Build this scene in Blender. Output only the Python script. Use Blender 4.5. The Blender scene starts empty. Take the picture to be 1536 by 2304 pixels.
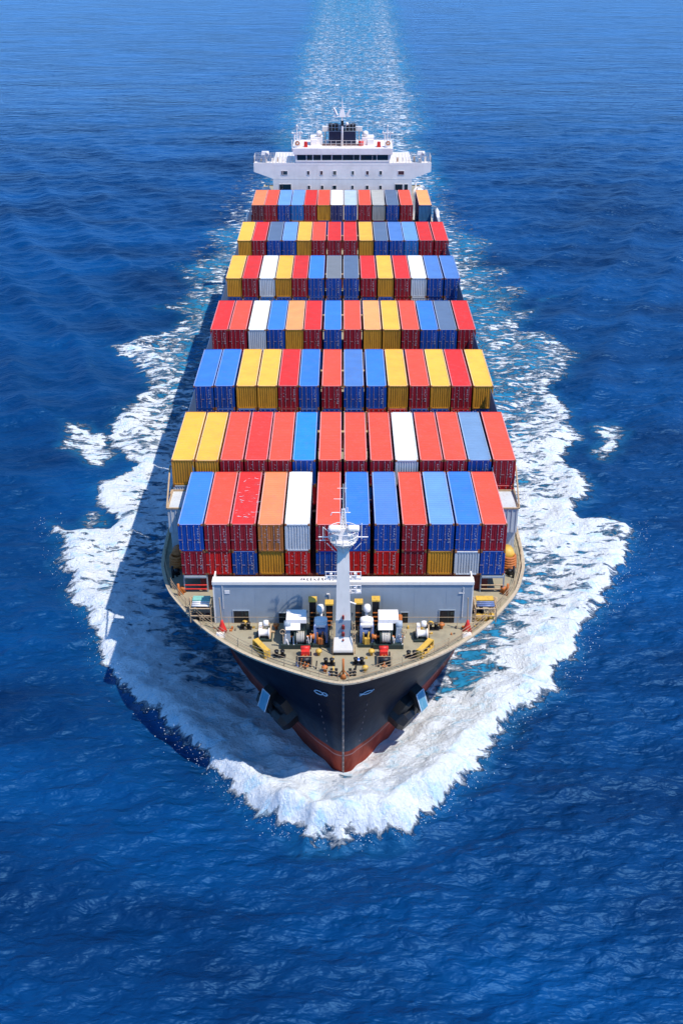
import bpy, math, random
import numpy as np
from mathutils import Vector
random.seed(7); RNG = np.random.default_rng(11)
R = math.radians
scene = bpy.context.scene
COL = scene.collection

# ------------------------------------------------------------------ camera / light / world
cd = bpy.data.cameras.new('camera'); cam = bpy.data.objects.new('camera', cd); COL.objects.link(cam)
cam.location = (0, 0, 74); cam.rotation_euler = (R(90 - 28.93), 0, 0)
cd.sensor_fit = 'HORIZONTAL'; cd.sensor_width = 36; cd.lens = 36 * 2524 / 1536
cd.clip_start = 1; cd.clip_end = 60000
scene.camera = cam
SUN = Vector((0.455, 0.0, 1.0)); SUN.y = -0.26; SUN.normalize()
sd = bpy.data.lights.new('sun', 'SUN'); so = bpy.data.objects.new('sun', sd); COL.objects.link(so)
sd.energy = 4.2; sd.angle = R(0.5); sd.color = (1.0, .955, .88)
so.rotation_euler = SUN.to_track_quat('Z', 'Y').to_euler(); so.location = (200, 100, 300)
w = bpy.data.worlds.new('World'); scene.world = w; w.use_nodes = True
nt = w.node_tree; bg = nt.nodes['Background']
sky = nt.nodes.new('ShaderNodeTexSky'); sky.sky_type = 'NISHITA'; sky.sun_disc = False
sky.sun_elevation = math.asin(SUN.z); sky.sun_rotation = math.atan2(SUN.x, SUN.y)
sky.air_density = 1.3; sky.dust_density = 0.15; sky.ozone_density = 4.0
tint = nt.nodes.new('ShaderNodeMix'); tint.data_type = 'RGBA'; tint.blend_type = 'MULTIPLY'; tint.inputs[0].default_value = 1; tint.inputs[7].default_value = (.56, .90, 1.30, 1)
bw_ = nt.nodes.new('ShaderNodeRGBToBW'); nt.links.new(sky.outputs[0], bw_.inputs[0])
mono = nt.nodes.new('ShaderNodeMix'); mono.data_type = 'RGBA'; mono.inputs[0].default_value = .72; nt.links.new(sky.outputs[0], mono.inputs[6])
mb_ = nt.nodes.new('ShaderNodeVectorMath'); mb_.operation = 'SCALE'; mb_.inputs[0].default_value = (.38, .78, 1.38); nt.links.new(bw_.outputs[0], mb_.inputs['Scale']); nt.links.new(mb_.outputs[0], mono.inputs[7])
nt.links.new(mono.outputs[2], tint.inputs[6]); nt.links.new(tint.outputs[2], bg.inputs[0]); bg.inputs[1].default_value = 0.15
scene.view_settings.view_transform = 'Standard'; scene.view_settings.look = 'None'
scene.view_settings.exposure = 0.22; scene.view_settings.gamma = 1

# ------------------------------------------------------------------ materials
def nodes(m):
    m.use_nodes = True; n = m.node_tree; return n, n.nodes, n.links, n.nodes['Principled BSDF']
MATS = {}
def paint(name, col, rough=.55, var=.10, dirt=(.10, .06, .04), dirt_amt=.25, streak=True, scale=1.2, metal=0, bump=0.0, spec=.4):
    """weathered painted steel: colour patches, vertical rust and dirt streaks"""
    if name in MATS: return MATS[name]
    m = bpy.data.materials.new(name); n, N, L, P = nodes(m)
    tc = N.new('ShaderNodeTexCoord'); oi = N.new('ShaderNodeObjectInfo')
    add = N.new('ShaderNodeVectorMath'); add.operation = 'ADD'
    sc = N.new('ShaderNodeVectorMath'); sc.operation = 'SCALE'; sc.inputs[0].default_value = (17, 31, 13)
    L.new(oi.outputs['Random'], sc.inputs['Scale']); L.new(tc.outputs['Object'], add.inputs[0]); L.new(sc.outputs[0], add.inputs[1])
    mp = N.new('ShaderNodeMapping'); mp.inputs['Scale'].default_value = (3.2, 3.2, .35) if streak else (1, 1, 1)
    L.new(add.outputs[0], mp.inputs[0])
    ns = N.new('ShaderNodeTexNoise'); ns.inputs['Scale'].default_value = scale; ns.inputs['Detail'].default_value = 6; ns.inputs['Roughness'].default_value = .65
    L.new(mp.outputs[0], ns.inputs['Vector'])
    n2 = N.new('ShaderNodeTexNoise'); n2.inputs['Scale'].default_value = .55; n2.inputs['Detail'].default_value = 4
    L.new(add.outputs[0], n2.inputs['Vector'])
    hsv = N.new('ShaderNodeHueSaturation'); hsv.inputs['Color'].default_value = (*col, 1)
    a1 = N.new('ShaderNodeMath'); a1.operation = 'MULTIPLY_ADD'; a1.inputs[1].default_value = var; a1.inputs[2].default_value = 1 - var * .5
    L.new(oi.outputs['Random'], a1.inputs[0])
    a2 = N.new('ShaderNodeMath'); a2.operation = 'MULTIPLY_ADD'; a2.inputs[1].default_value = .35; L.new(n2.outputs['Fac'], a2.inputs[0])
    a3 = N.new('ShaderNodeMath'); a3.operation = 'SUBTRACT'; a3.inputs[1].default_value = .175; L.new(a1.outputs[0], a3.inputs[0]); L.new(a3.outputs[0], a2.inputs[2])
    L.new(a2.outputs[0], hsv.inputs['Value'])
    rp = N.new('ShaderNodeValToRGB'); rp.color_ramp.elements[0].position = .52; rp.color_ramp.elements[1].position = .78
    rp.color_ramp.elements[0].color = (0, 0, 0, 1); rp.color_ramp.elements[1].color = (dirt_amt * 2.2,) * 3 + (1,)
    L.new(ns.outputs['Fac'], rp.inputs[0])
    mx = N.new('ShaderNodeMix'); mx.data_type = 'RGBA'; L.new(rp.outputs[0], mx.inputs[0]); L.new(hsv.outputs[0], mx.inputs[6]); mx.inputs[7].default_value = (*dirt, 1)
    L.new(mx.outputs[2], P.inputs['Base Color']); P.inputs['Roughness'].default_value = rough; P.inputs['Metallic'].default_value = metal
    P.inputs['Specular IOR Level'].default_value = spec
    if bump:
        b = N.new('ShaderNodeBump'); b.inputs['Strength'].default_value = bump; b.inputs['Distance'].default_value = .05
        L.new(ns.outputs['Fac'], b.inputs['Height']); L.new(b.outputs[0], P.inputs['Normal'])
    MATS[name] = m; return m
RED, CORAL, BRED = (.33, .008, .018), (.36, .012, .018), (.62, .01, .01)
FR = {  # colour of doors and walls, their shade partly in the tone
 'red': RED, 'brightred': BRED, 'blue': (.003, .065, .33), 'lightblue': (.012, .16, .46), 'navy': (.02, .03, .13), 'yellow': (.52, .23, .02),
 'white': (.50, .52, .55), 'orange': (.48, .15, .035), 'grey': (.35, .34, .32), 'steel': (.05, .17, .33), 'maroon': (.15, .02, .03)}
RF = {  # roof colours
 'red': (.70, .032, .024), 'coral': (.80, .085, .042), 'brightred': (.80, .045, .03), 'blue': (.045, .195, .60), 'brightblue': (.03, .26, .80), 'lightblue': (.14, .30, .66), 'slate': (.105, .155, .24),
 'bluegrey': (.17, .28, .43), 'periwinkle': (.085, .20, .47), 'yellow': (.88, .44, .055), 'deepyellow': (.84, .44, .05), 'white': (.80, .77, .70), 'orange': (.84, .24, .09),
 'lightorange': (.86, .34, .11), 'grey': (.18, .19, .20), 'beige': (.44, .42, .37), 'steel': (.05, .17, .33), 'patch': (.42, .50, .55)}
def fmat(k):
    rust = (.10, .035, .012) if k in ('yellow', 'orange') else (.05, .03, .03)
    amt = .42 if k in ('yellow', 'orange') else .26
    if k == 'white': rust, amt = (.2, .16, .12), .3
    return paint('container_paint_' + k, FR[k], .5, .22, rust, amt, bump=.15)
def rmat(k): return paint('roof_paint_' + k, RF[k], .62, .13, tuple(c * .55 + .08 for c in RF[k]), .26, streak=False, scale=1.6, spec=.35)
M_cast = paint('rusty_casting', (.26, .10, .035), .7, .3)
M_rod = paint('galvanised_rod', (.36, .27, .29), .45, .2, dirt_amt=.3)
M_mark = paint('white_lettering', (.72, .72, .74), .6, .1, dirt_amt=.1)
M_white = paint('white_paint', (.88, .79, .71), .45, .03, (.42, .34, .28), .10, scale=.9)
M_mast = paint('cream_white_paint', (.88, .78, .66), .45, .03, (.45, .33, .25), .10)
M_grey = paint('blue_grey_steel', (.33, .37, .40), .5, .05, (.22, .26, .30), .20, scale=.7)
M_deck = paint('beige_deck_paint', (.34, .29, .19), .75, .05, (.16, .13, .09), .38, streak=False, scale=.6, bump=.1)
M_rim = paint('gunwale_beige', (.50, .40, .27), .6, .1, (.25, .1, .05), .4)
M_gun = paint('tan_steel', (.50, .34, .19), .6, .1, (.2, .08, .04), .4)
M_black = paint('black_steel', (.012, .012, .014), .45, .2, (.04, .03, .025), .4)
M_dark = paint('dark_green_machine_paint', (.022, .04, .036), .5, .2, (.08, .05, .03), .3)
M_yel = paint('yellow_steel', (.68, .40, .06), .5, .1, (.2, .08, .02), .35)
M_red = paint('red_machine_paint', (.66, .03, .02), .45, .1, (.2, .04, .02), .3)
M_org = paint('rust_orange_paint', (.52, .15, .03), .6, .2, (.15, .05, .02), .4)
M_pblue = paint('pale_blue_plate', (.12, .32, .42), .4, .1, (.6, .7, .75), .25)
M_navy = paint('navy_funnel_paint', (.012, .018, .045), .35, .1, (.03, .03, .04), .2)
M_hose = paint('blue_machine_paint', (.12, .17, .33), .5, .2, (.5, .5, .5), .3)
def glass_mat():
    m = bpy.data.materials.new('dark_window_glass'); n, N, L, P = nodes(m)
    ns = N.new('ShaderNodeTexNoise'); ns.inputs['Scale'].default_value = .6
    rp = N.new('ShaderNodeValToRGB'); rp.color_ramp.elements[0].color = (.006, .012, .016, 1); rp.color_ramp.elements[1].color = (.02, .06, .08, 1)
    L.new(ns.outputs[0], rp.inputs[0]); L.new(rp.outputs[0], P.inputs['Base Color']); P.inputs['Roughness'].default_value = .08
    return m
M_glass = glass_mat()
def hull_mat():
    m = bpy.data.materials.new('hull_paint'); n, N, L, P = nodes(m)
    tc = N.new('ShaderNodeTexCoord'); sx = N.new('ShaderNodeSeparateXYZ'); L.new(tc.outputs['Object'], sx.inputs[0])
    mp = N.new('ShaderNodeMapping'); mp.inputs['Scale'].default_value = (.8, .8, .12); L.new(tc.outputs['Object'], mp.inputs[0])
    ns = N.new('ShaderNodeTexNoise'); ns.inputs['Scale'].default_value = 1.1; ns.inputs['Detail'].default_value = 8; ns.inputs['Roughness'].default_value = .7; L.new(mp.outputs[0], ns.inputs[0])
    n2 = N.new('ShaderNodeTexNoise'); n2.inputs['Scale'].default_value = .14; n2.inputs['Detail'].default_value = 3; L.new(tc.outputs['Object'], n2.inputs[0])
    blk = N.new('ShaderNodeValToRGB'); e = blk.color_ramp.elements
    e[0].position = .38; e[0].color = (.003, .006, .017, 1); e[1].position = .75; e[1].color = (.008, .014, .028, 1); L.new(ns.outputs[0], blk.inputs[0])
    red = N.new('ShaderNodeValToRGB'); e = red.color_ramp.elements
    e[0].position = .3; e[0].color = (.16, .02, .014, 1); e[1].position = .75; e[1].color = (.36, .075, .045, 1); L.new(ns.outputs[0], red.inputs[0])
    # salt-faded belt just above the boot top
    scf = N.new('ShaderNodeMapRange'); scf.inputs[1].default_value = 8.5; scf.inputs[2].default_value = 3.2; L.new(sx.outputs[2], scf.inputs[0])
    mul = N.new('ShaderNodeMath'); mul.operation = 'MULTIPLY'; L.new(scf.outputs[0], mul.inputs[0]); L.new(ns.outputs[0], mul.inputs[1])
    m2 = N.new('ShaderNodeMath'); m2.operation = 'MULTIPLY'; L.new(mul.outputs[0], m2.inputs[0]); m2.inputs[1].default_value = .55
    sal = N.new('ShaderNodeMix'); sal.data_type = 'RGBA'; L.new(m2.outputs[0], sal.inputs[0]); L.new(blk.outputs[0], sal.inputs[6]); sal.inputs[7].default_value = (.16, .20, .23, 1)
    ed = N.new('ShaderNodeMath'); ed.operation = 'MULTIPLY_ADD'; L.new(ns.outputs[0], ed.inputs[0]); ed.inputs[1].default_value = .35; L.new(sx.outputs[2], ed.inputs[2])
    gt = N.new('ShaderNodeMath'); gt.operation = 'GREATER_THAN'; L.new(ed.outputs[0], gt.inputs[0]); gt.inputs[1].default_value = 3.75
    g2 = N.new('ShaderNodeMath'); g2.operation = 'COMPARE'; L.new(sx.outputs[2], g2.inputs[0]); g2.inputs[1].default_value = 2.9; g2.inputs[2].default_value = .10
    mx = N.new('ShaderNodeMix'); mx.data_type = 'RGBA'; L.new(gt.outputs[0], mx.inputs[0]); L.new(red.outputs[0], mx.inputs[6]); L.new(sal.outputs[2], mx.inputs[7])
    gm = N.new('ShaderNodeMath'); gm.operation = 'MULTIPLY'; L.new(g2.outputs[0], gm.inputs[0]); gm.inputs[1].default_value = .45
    my = N.new('ShaderNodeMix'); my.data_type = 'RGBA'; L.new(gm.outputs[0], my.inputs[0]); L.new(mx.outputs[2], my.inputs[6]); my.inputs[7].default_value = (.42, .30, .28, 1)
    mr = N.new('ShaderNodeMapping'); mr.inputs['Scale'].default_value = (1.6, 1.6, .10); L.new(tc.outputs['Object'], mr.inputs[0])
    nr = N.new('ShaderNodeTexNoise'); nr.inputs['Scale'].default_value = 1.0; nr.inputs['Detail'].default_value = 7; nr.inputs['Roughness'].default_value = .75; L.new(mr.outputs[0], nr.inputs[0])
    rr_ = N.new('ShaderNodeValToRGB'); rr_.color_ramp.elements[0].position = .60; rr_.color_ramp.elements[1].position = .80; rr_.color_ramp.elements[0].color = (0, 0, 0, 1); rr_.color_ramp.elements[1].color = (.75, .75, .75, 1); L.new(nr.outputs[0], rr_.inputs[0])
    mz = N.new('ShaderNodeMix'); mz.data_type = 'RGBA'; L.new(rr_.outputs[0], mz.inputs[0]); L.new(my.outputs[2], mz.inputs[6]); mz.inputs[7].default_value = (.10, .045, .025, 1)
    L.new(mz.outputs[2], P.inputs['Base Color']); P.inputs['Roughness'].default_value = .4; P.inputs['IOR'].default_value = 1.2; P.inputs['Specular IOR Level'].default_value = .12
    # plate seams and slight dents
    br = N.new('ShaderNodeTexBrick'); br.inputs['Scale'].default_value = 1; br.inputs['Brick Width'].default_value = 7; br.inputs['Row Height'].default_value = 2.4; br.inputs['Mortar Size'].default_value = .03
    cb = N.new('ShaderNodeCombineXYZ'); L.new(sx.outputs[1], cb.inputs[0]); L.new(sx.outputs[2], cb.inputs[1]); L.new(cb.outputs[0], br.inputs[0])
    b = N.new('ShaderNodeBump'); b.inputs['Strength'].default_value = .35; b.inputs['Distance'].default_value = .04; b.invert = True; L.new(br.outputs['Fac'], b.inputs['Height'])
    b2 = N.new('ShaderNodeBump'); b2.inputs['Strength'].default_value = .5; b2.inputs['Distance'].default_value = .5; L.new(n2.outputs[0], b2.inputs['Height']); L.new(b.outputs[0], b2.inputs['Normal'])
    L.new(b2.outputs[0], P.inputs['Normal'])
    return m
M_hull = hull_mat()

# ------------------------------------------------------------------ mesh helpers
class MB:
    def __init__(s): s.v = []; s.f = []; s.mi = []; s.sm = []
    def poly(s, pts, m=0, smooth=False):
        b = len(s.v); s.v += [tuple(p) for p in pts]; s.f.append(tuple(range(b, b + len(pts)))); s.mi.append(m); s.sm.append(smooth)
    def box(s, x0, x1, y0, y1, z0, z1, m=0, top=None):
        # top=(dx,dy) insets the top face (taper)
        a, c = top or (0, 0); b = len(s.v)
        s.v += [(x0, y0, z0), (x1, y0, z0), (x1, y1, z0), (x0, y1, z0), (x0 + a, y0 + c, z1), (x1 - a, y0 + c, z1), (x1 - a, y1 - c, z1), (x0 + a, y1 - c, z1)]
        for q in ((0, 3, 2, 1), (4, 5, 6, 7), (0, 1, 5, 4), (1, 2, 6, 5), (2, 3, 7, 6), (3, 0, 4, 7)):
            s.f.append(tuple(b + i for i in q)); s.mi.append(m); s.sm.append(False)
        return s
    def bar(s, p, q, r, m=0, n=6, r2=None):
        p = Vector(p); q = Vector(q); d = (q - p)
        if d.length < 1e-6: return s
        d.normalize(); u = d.orthogonal().normalized(); w_ = d.cross(u); r2 = r if r2 is None else r2; b = len(s.v)
        for c, rr in ((p, r), (q, r2)):
            for i in range(n):
                a = 2 * math.pi * i / n; s.v.append(tuple(c + u * math.cos(a) * rr + w_ * math.sin(a) * rr))
        for i in range(n):
            j = (i + 1) % n; s.f.append((b + i, b + j, b + n + j, b + n + i)); s.mi.append(m); s.sm.append(n > 6)
        s.f.append(tuple(b + n - 1 - i for i in range(n))); s.f.append(tuple(b + n + i for i in range(n))); s.mi += [m, m]; s.sm += [False, False]
        return s
    def lathe(s, prof, c, axis='z', n=16, m=0):
        c = Vector(c); b = len(s.v); k = len(prof)
        for i in range(n):
            a = 2 * math.pi * i / n; ca, sa = math.cos(a), math.sin(a)
            for r, h in prof:
                p = {'z': (r * ca, r * sa, h), 'x': (h, r * ca, r * sa), 'y': (r * ca, h, r * sa)}[axis]
                s.v.append(tuple(c + Vector(p)))
        for i in range(n):
            j = (i + 1) % n
            for t in range(k - 1):
                s.f.append((b + i * k + t, b + j * k + t, b + j * k + t + 1, b + i * k + t + 1)); s.mi.append(m); s.sm.append(True)
        return s
    def torus(s, c, R_, r, axis='y', n=18, k=6, m=0, sc=(1, 1)):
        b = len(s.v)
        for i in range(n):
            a = 2 * math.pi * i / n
            for j in range(k):
                t = 2 * math.pi * j / k; rr = R_ + r * math.cos(t); h = r * math.sin(t)
                A, B = rr * math.cos(a) * sc[0], rr * math.sin(a) * sc[1]
                p = {'y': (A, h, B), 'z': (A, B, h), 'x': (h, A, B)}[axis]
                s.v.append((c[0] + p[0], c[1] + p[1], c[2] + p[2]))
        for i in range(n):
            for j in range(k):
                s.f.append((b + i * k + j, b + ((i + 1) % n) * k + j, b + ((i + 1) % n) * k + (j + 1) % k, b + i * k + (j + 1) % k)); s.mi.append(m); s.sm.append(True)
        return s
    def mesh(s, name, mats):
        me = bpy.data.meshes.new(name); me.from_pydata(s.v, [], s.f)
        for m in (mats if isinstance(mats, (list, tuple)) else [mats]): me.materials.append(m)
        me.polygons.foreach_set('material_index', s.mi); me.polygons.foreach_set('use_smooth', s.sm); me.update()
        return me
    def build(s, name, mats, parent=None, loc=(0, 0, 0)):
        o = bpy.data.objects.new(name, s.mesh(name, mats)); COL.objects.link(o); o.location = loc
        if parent: o.parent = parent
        return o
def tag(o, label=None, cat=None, group=None, kind=None):
    if label: o['label'] = label
    if cat: o['category'] = cat
    if group: o['group'] = group
    if kind: o['kind'] = kind
    return o
def empty(name, loc=(0, 0, 0), parent=None):
    o = bpy.data.objects.new(name, None); COL.objects.link(o); o.location = loc
    if parent: o.parent = parent
    return o

# ------------------------------------------------------------------ ship hull
ZD = 15.0
SHIP_Y = 170.0
ship = empty('container_ship', (0.15, SHIP_Y, 0))
tag(ship, 'black and red hulled container ship ploughing towards the viewer with a tall white bridge', 'ship')
ORG = (0, -SHIP_Y, 0)
def P(name, mb, mats, parent=None, label=None):
    o = mb.build(name, mats, parent or ship, ORG if parent is None else (0, 0, 0))
    if label: o['label'] = label
    return o
def grp(name, label=None):
    o = empty(name, ORG, ship)
    if label: o['label'] = label
    return o
deckc = [(0, 76.3), (1.3, 76.55), (2.7, 77.15), (5.16, 78.4), (7.56, 79.8), (9.54, 81.3), (11.6, 83.3), (13.6, 85.7), (15.4, 88.5), (16.7, 90.9), (17.6, 93.7), (18.15, 96.5), (18.35, 102), (18.4, 120), (18.4, 180), (18.4, 235), (17.8, 262)]
wlc = [(0, 82.0), (.75, 82.3), (1.3, 83.0), (2.4, 84.3), (3.5, 86.0), (4.8, 88.0), (6.6, 91.0), (8.8, 94.5), (11.0, 98.5), (12.9, 103), (14.5, 108), (15.9, 114), (17.2, 122), (18.2, 138), (18.3, 185), (17.6, 235), (14.0, 260)]
def resample(c, n_sub=5):
    out = []
    pts = [Vector((x, y)) for x, y in c]; pts = [Vector((-pts[1].x, pts[1].y))] + pts + [pts[-1] * 2 - pts[-2]]
    for i in range(1, len(pts) - 2):
        p0, p1, p2, p3 = pts[i - 1:i + 3]
        for k in range(n_sub):
            t = k / n_sub
            q = .5 * ((2 * p1) + (p2 - p0) * t + (2 * p0 - 5 * p1 + 4 * p2 - p3) * t * t + (3 * p1 - p0 - 3 * p2 + p3) * t ** 3)
            out.append((max(q.x, 0), q.y))
    out.append(tuple(pts[-2])); return out
DC = resample(deckc); WC = resample(wlc); NU = len(DC)
def hull_pt(i, z, side=1):
    t = max(0, z) / ZD
    g = .30 * t + .70 * t ** 1.9          # flare: concave near the water, opening towards the deck
    gy = .55 * t + .45 * t ** 1.6
    x = WC[i][0] * (1 - g) + DC[i][0] * g; y = WC[i][1] * (1 - gy) + DC[i][1] * gy
    if z < 0: x *= 1 + z * .02
    return (x * side, y, z)
ZL = [-4, -2, -.5, 0, .6, 1.3, 2.0, 2.8, 3.6, 4.6, 5.8, 7, 8.2, 9.4, 10.6, 11.7, 12.7, 13.6, 14.3, 14.8, 15.15]
hb = MB(); vid = {}
for k, z in enumerate(ZL):
    for s in (-1, 1):
        for i in range(NU):
            if i == 0 and s == 1: vid[(k, 0, 1)] = vid[(k, 0, -1)]; continue
            vid[(k, i, s)] = len(hb.v); hb.v.append(hull_pt(i, z, s))
for k in range(len(ZL) - 1):
    for s in (-1, 1):
        for i in range(NU - 1):
            q = [vid[(k, i, s)], vid[(k, i + 1, s)], vid[(k + 1, i + 1, s)], vid[(k + 1, i, s)]]
            if s == -1: q = q[::-1]
            hb.f.append(tuple(q)); hb.mi.append(0); hb.sm.append(True)
for k in range(len(ZL) - 1):
    hb.f.append((vid[(k, NU - 1, -1)], vid[(k + 1, NU - 1, -1)], vid[(k + 1, NU - 1, 1)], vid[(k, NU - 1, 1)])); hb.mi.append(0); hb.sm.append(False)
hull = P('hull', hb, M_hull)
# gunwale rim
g = MB()
for s in (-1, 1):
    for i in range(NU - 1):
        (x0, y0, _), (x1, y1, _) = hull_pt(i, 15.15, s), hull_pt(i + 1, 15.15, s)
        d = Vector((x1 - x0, y1 - y0)).normalized(); n_ = Vector((-d.y, d.x)) * s; wdt = .26
        d0 = n_ * wdt
        a0 = (x0 - n_.x * .05, y0 - n_.y * .05); a1 = (x1 - n_.x * .05, y1 - n_.y * .05)
        g.poly([(*a0, 15.24), (*a1, 15.24), (x1 + d0.x, y1 + d0.y, 15.24), (x0 + d0.x, y0 + d0.y, 15.24)][::s])
        g.poly([(*a0, 15.24), (*a1, 15.24), (*a1, 15.08), (*a0, 15.08)])
        g.poly([(x1 + d0.x, y1 + d0.y, 15.24), (x0 + d0.x, y0 + d0.y, 15.24), (x0 + d0.x, y0 + d0.y, 15.0), (x1 + d0.x, y1 + d0.y, 15.0)])
P('gunwale', g, M_rim)
dk = MB(); pts = [(-hull_pt(i, 15)[0] + .03, hull_pt(i, 15)[1], 15.0) for i in range(NU - 1, 0, -1)] + [(hull_pt(i, 15)[0] - .03, hull_pt(i, 15)[1] + (.05 if i == 0 else 0), 15.0) for i in range(NU)]
for i in range(NU - 1):
    a, b = hull_pt(i, 15), hull_pt(i + 1, 15)
    dk.poly([(-a[0] + .03, a[1], 15), (a[0] - .03, a[1], 15), (b[0] - .03, b[1], 15), (-b[0] + .03, b[1], 15)] if i else [(0, a[1] + .05, 15), (b[0] - .03, b[1], 15), (-b[0] + .03, b[1], 15)])
P('deck', dk, M_deck)
# stem bar
sb = MB()
for a, b in zip(ZL[3:-1], ZL[4:]):
    pa, pb = hull_pt(0, a), hull_pt(0, b); sb.bar((0, pa[1] + .03, a), (0, pb[1] + .03, b), .10, n=8)
P('stem_bar', sb, paint('worn_stem_paint', (.19, .16, .15), .5, .1, (.05, .05, .06), .5))
# weld seam lines, draft marks
dm = MB()
for s in (-1, 1):
    for z in np.arange(4.2, 10.6, 1.05):
        for i in (9, 10):
            p = hull_pt(i, z, s); q = hull_pt(i, z + .26, s); 
        dm.bar((p[0] + .03 * s, p[1] - .04, p[2]), (q[0] + .03 * s, q[1] - .04, q[2]), .02)
P('draught_marks', dm, M_rod, label='faint dashed pale draught marks beside the stem')
# hawse eyes
def on_hull(i, z, s, off=.05):
    p = Vector(hull_pt(i, z, s)); a = Vector(hull_pt(i + 1, z, s)) - p; b = Vector(hull_pt(i, z + .4, s)) - p
    n_ = a.cross(b).normalized()
    if n_.y > 0: n_ = -n_
    return p + n_ * off, a.normalized(), b.normalized(), n_
def ring(mb, c, u, v, ru, rv, r, n=16):
    pr = [c + u * math.cos(2 * math.pi * k / n) * ru + v * math.sin(2 * math.pi * k / n) * rv for k in range(n)]
    for k in range(n): mb.bar(pr[k], pr[(k + 1) % n], r, n=5)
e1 = MB(); c, u, v, n_ = on_hull(9, 13.0, -1, .06); ring(e1, c, u, v, .42, .33, .05); ring(e1, c - u * .62 + v * .04, u, v, .24, .26, .05)
P('hawse_rim', e1, M_pblue if False else M_mark, label='white figure-eight rim of the hawse hole on the left bow')
e2 = MB(); c, u, v, n_ = on_hull(9, 13.0, 1, .06); ring(e2, c, u, v, .45, .26, .045); e2.bar(c - u * .42, c - u * .8 + v * .2, .04); e2.bar(c - u * .42, c - u * .8 - v * .18, .04); e2.bar(c + u * .42, c + u * .62 + v * .22, .04)
P('hawse_rim', e2, M_mark, label='white fish-shaped rim of the hawse hole on the right bow')
# anchor bolsters
def bolster(s):
    bi = min(range(NU), key=lambda i: abs(hull_pt(i, 6.1)[0] - 5.9))
    c, u, v, n_ = on_hull(bi, 6.1, s, 0)
    u = Vector((u.x, u.y, 0)).normalized()
    def pt(a, b, d): return c + u * a + v * b + n_ * d
    root = empty('anchor_bolster', ORG, ship)
    root['label'] = 'black anchor bolster with pale blue plate on the %s bow' % ('left' if s < 0 else 'right')
    def slab(mb, outl, d0, d1, tap=.8, cc=None):
        ca = sum(p[0] for p in outl) / len(outl); cb = sum(p[1] for p in outl) / len(outl)
        lo = [pt(a, b, d0) for a, b in outl]; md = [pt(a, b, d1 * .7) for a, b in outl]; hi = [pt(ca + (a - ca) * tap, cb + (b - cb) * tap, d1) for a, b in outl]
        n = len(outl)
        for A, B in ((lo, md), (md, hi)):
            for k in range(n): mb.poly([A[k], A[(k + 1) % n], B[(k + 1) % n], B[k]])
        mb.poly(hi)
    b = MB()
    slab(b, [(-1.5, 1.2), (1.3, 1.2), (1.9, .7), (1.7, -.9), (.9, -1.5), (-1.2, -1.4), (-1.9, -.4)], -1.5, 1.0)
    o = b.build('bolster_casting', M_black, root)
    b = MB(); slab(b, [(.35, .55), (1.9, .8), (2.5, -.2), (2.2, -1.6), (1.1, -2.1), (.2, -1.3)], -1.6, 1.75, .75)
    b.build('anchor_fluke', M_black, root)
    b = MB(); slab(b, [(-.15, -.1), (-1.6, -.1), (-2.3, -1.0), (-1.9, -2.5), (-.9, -2.9), (0, -1.9)], -1.6, 1.75, .75)
    b.build('anchor_fluke', M_black, root)
    b = MB(); b.bar(pt(0, 1.6, 1.0), pt(0, -1.3, 1.5), .28, n=8); b.bar(pt(-1.2, -1.4, 1.4), pt(1.3, -1.4, 1.4), .3, n=8); b.build('anchor_shank', M_black, root)
    A_ = [pt(-.35, 2.2, .80), pt(.85, 2.2, .80), pt(.78, .65, 2.1), pt(-.28, .50, 2.1)]; B_ = [p - n_ * 1.3 for p in A_]
    b = MB()
    for k in range(4): b.poly([A_[k], A_[(k + 1) % 4], B_[(k + 1) % 4], B_[k]])
    b.build('plate_backing', M_black, root)
    b = MB(); b.poly(A_); b.build('plate', M_pblue, root)
    b = MB()
    for k in (0, 1, 3): b.bar(A_[k], A_[(k + 1) % 4], .05)
    b.build('plate_frame', M_mark, root)
bolster(-1); bolster(1)

# railings along the gunwale
def railing(pts, h=1.05, post=1.6, r=.028, rp=.034, mat=None, name='railing', rails=3, base=15.2, parent=None, label=None):
    mb = MB()
    for k in range(1, rails + 1):
        for a, b in zip(pts[:-1], pts[1:]): mb.bar((a[0], a[1], base + h * k / rails), (b[0], b[1], base + h * k / rails), r, n=4)
    acc = 0
    for a, b in zip(pts[:-1], pts[1:]):
        L_ = math.dist(a, b); t = -acc
        while t + post <= L_ or acc == 0 and t == 0:
            t += post if not (acc == 0 and t == 0) else 1e-6
            q = (a[0] + (b[0] - a[0]) * t / L_, a[1] + (b[1] - a[1]) * t / L_); mb.bar((*q, base), (*q, base + h), rp, n=4)
        acc = (L_ - t) % post
    return P(name, mb, mat or M_gun, parent, label)
for s in (-1, 1):
    pts = []
    for i in range(2, NU):
        x, y, _ = hull_pt(i, 15, s)
        if y > 112: break
        d = Vector((hull_pt(i + 1, 15, s)[0] - x, hull_pt(i + 1, 15, s)[1] - y)).normalized(); n_ = Vector((-d.y, d.x)) * s
        pts.append((x + n_.x * .28, y + n_.y * .28))
    railing(pts, 1.0, 1.7, .022, .03, label='tan railing along the %s edge of the bow' % ('left' if s < 0 else 'right'))
    # inner foot-rail, slightly inboard
    ins = [(x * .955, 82 + (y - 82) * .955) for x, y in pts if y < 92]
    railing(ins, .38, 2.6, .02, .03, rails=1, name='foot_rail', base=15.0)

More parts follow.
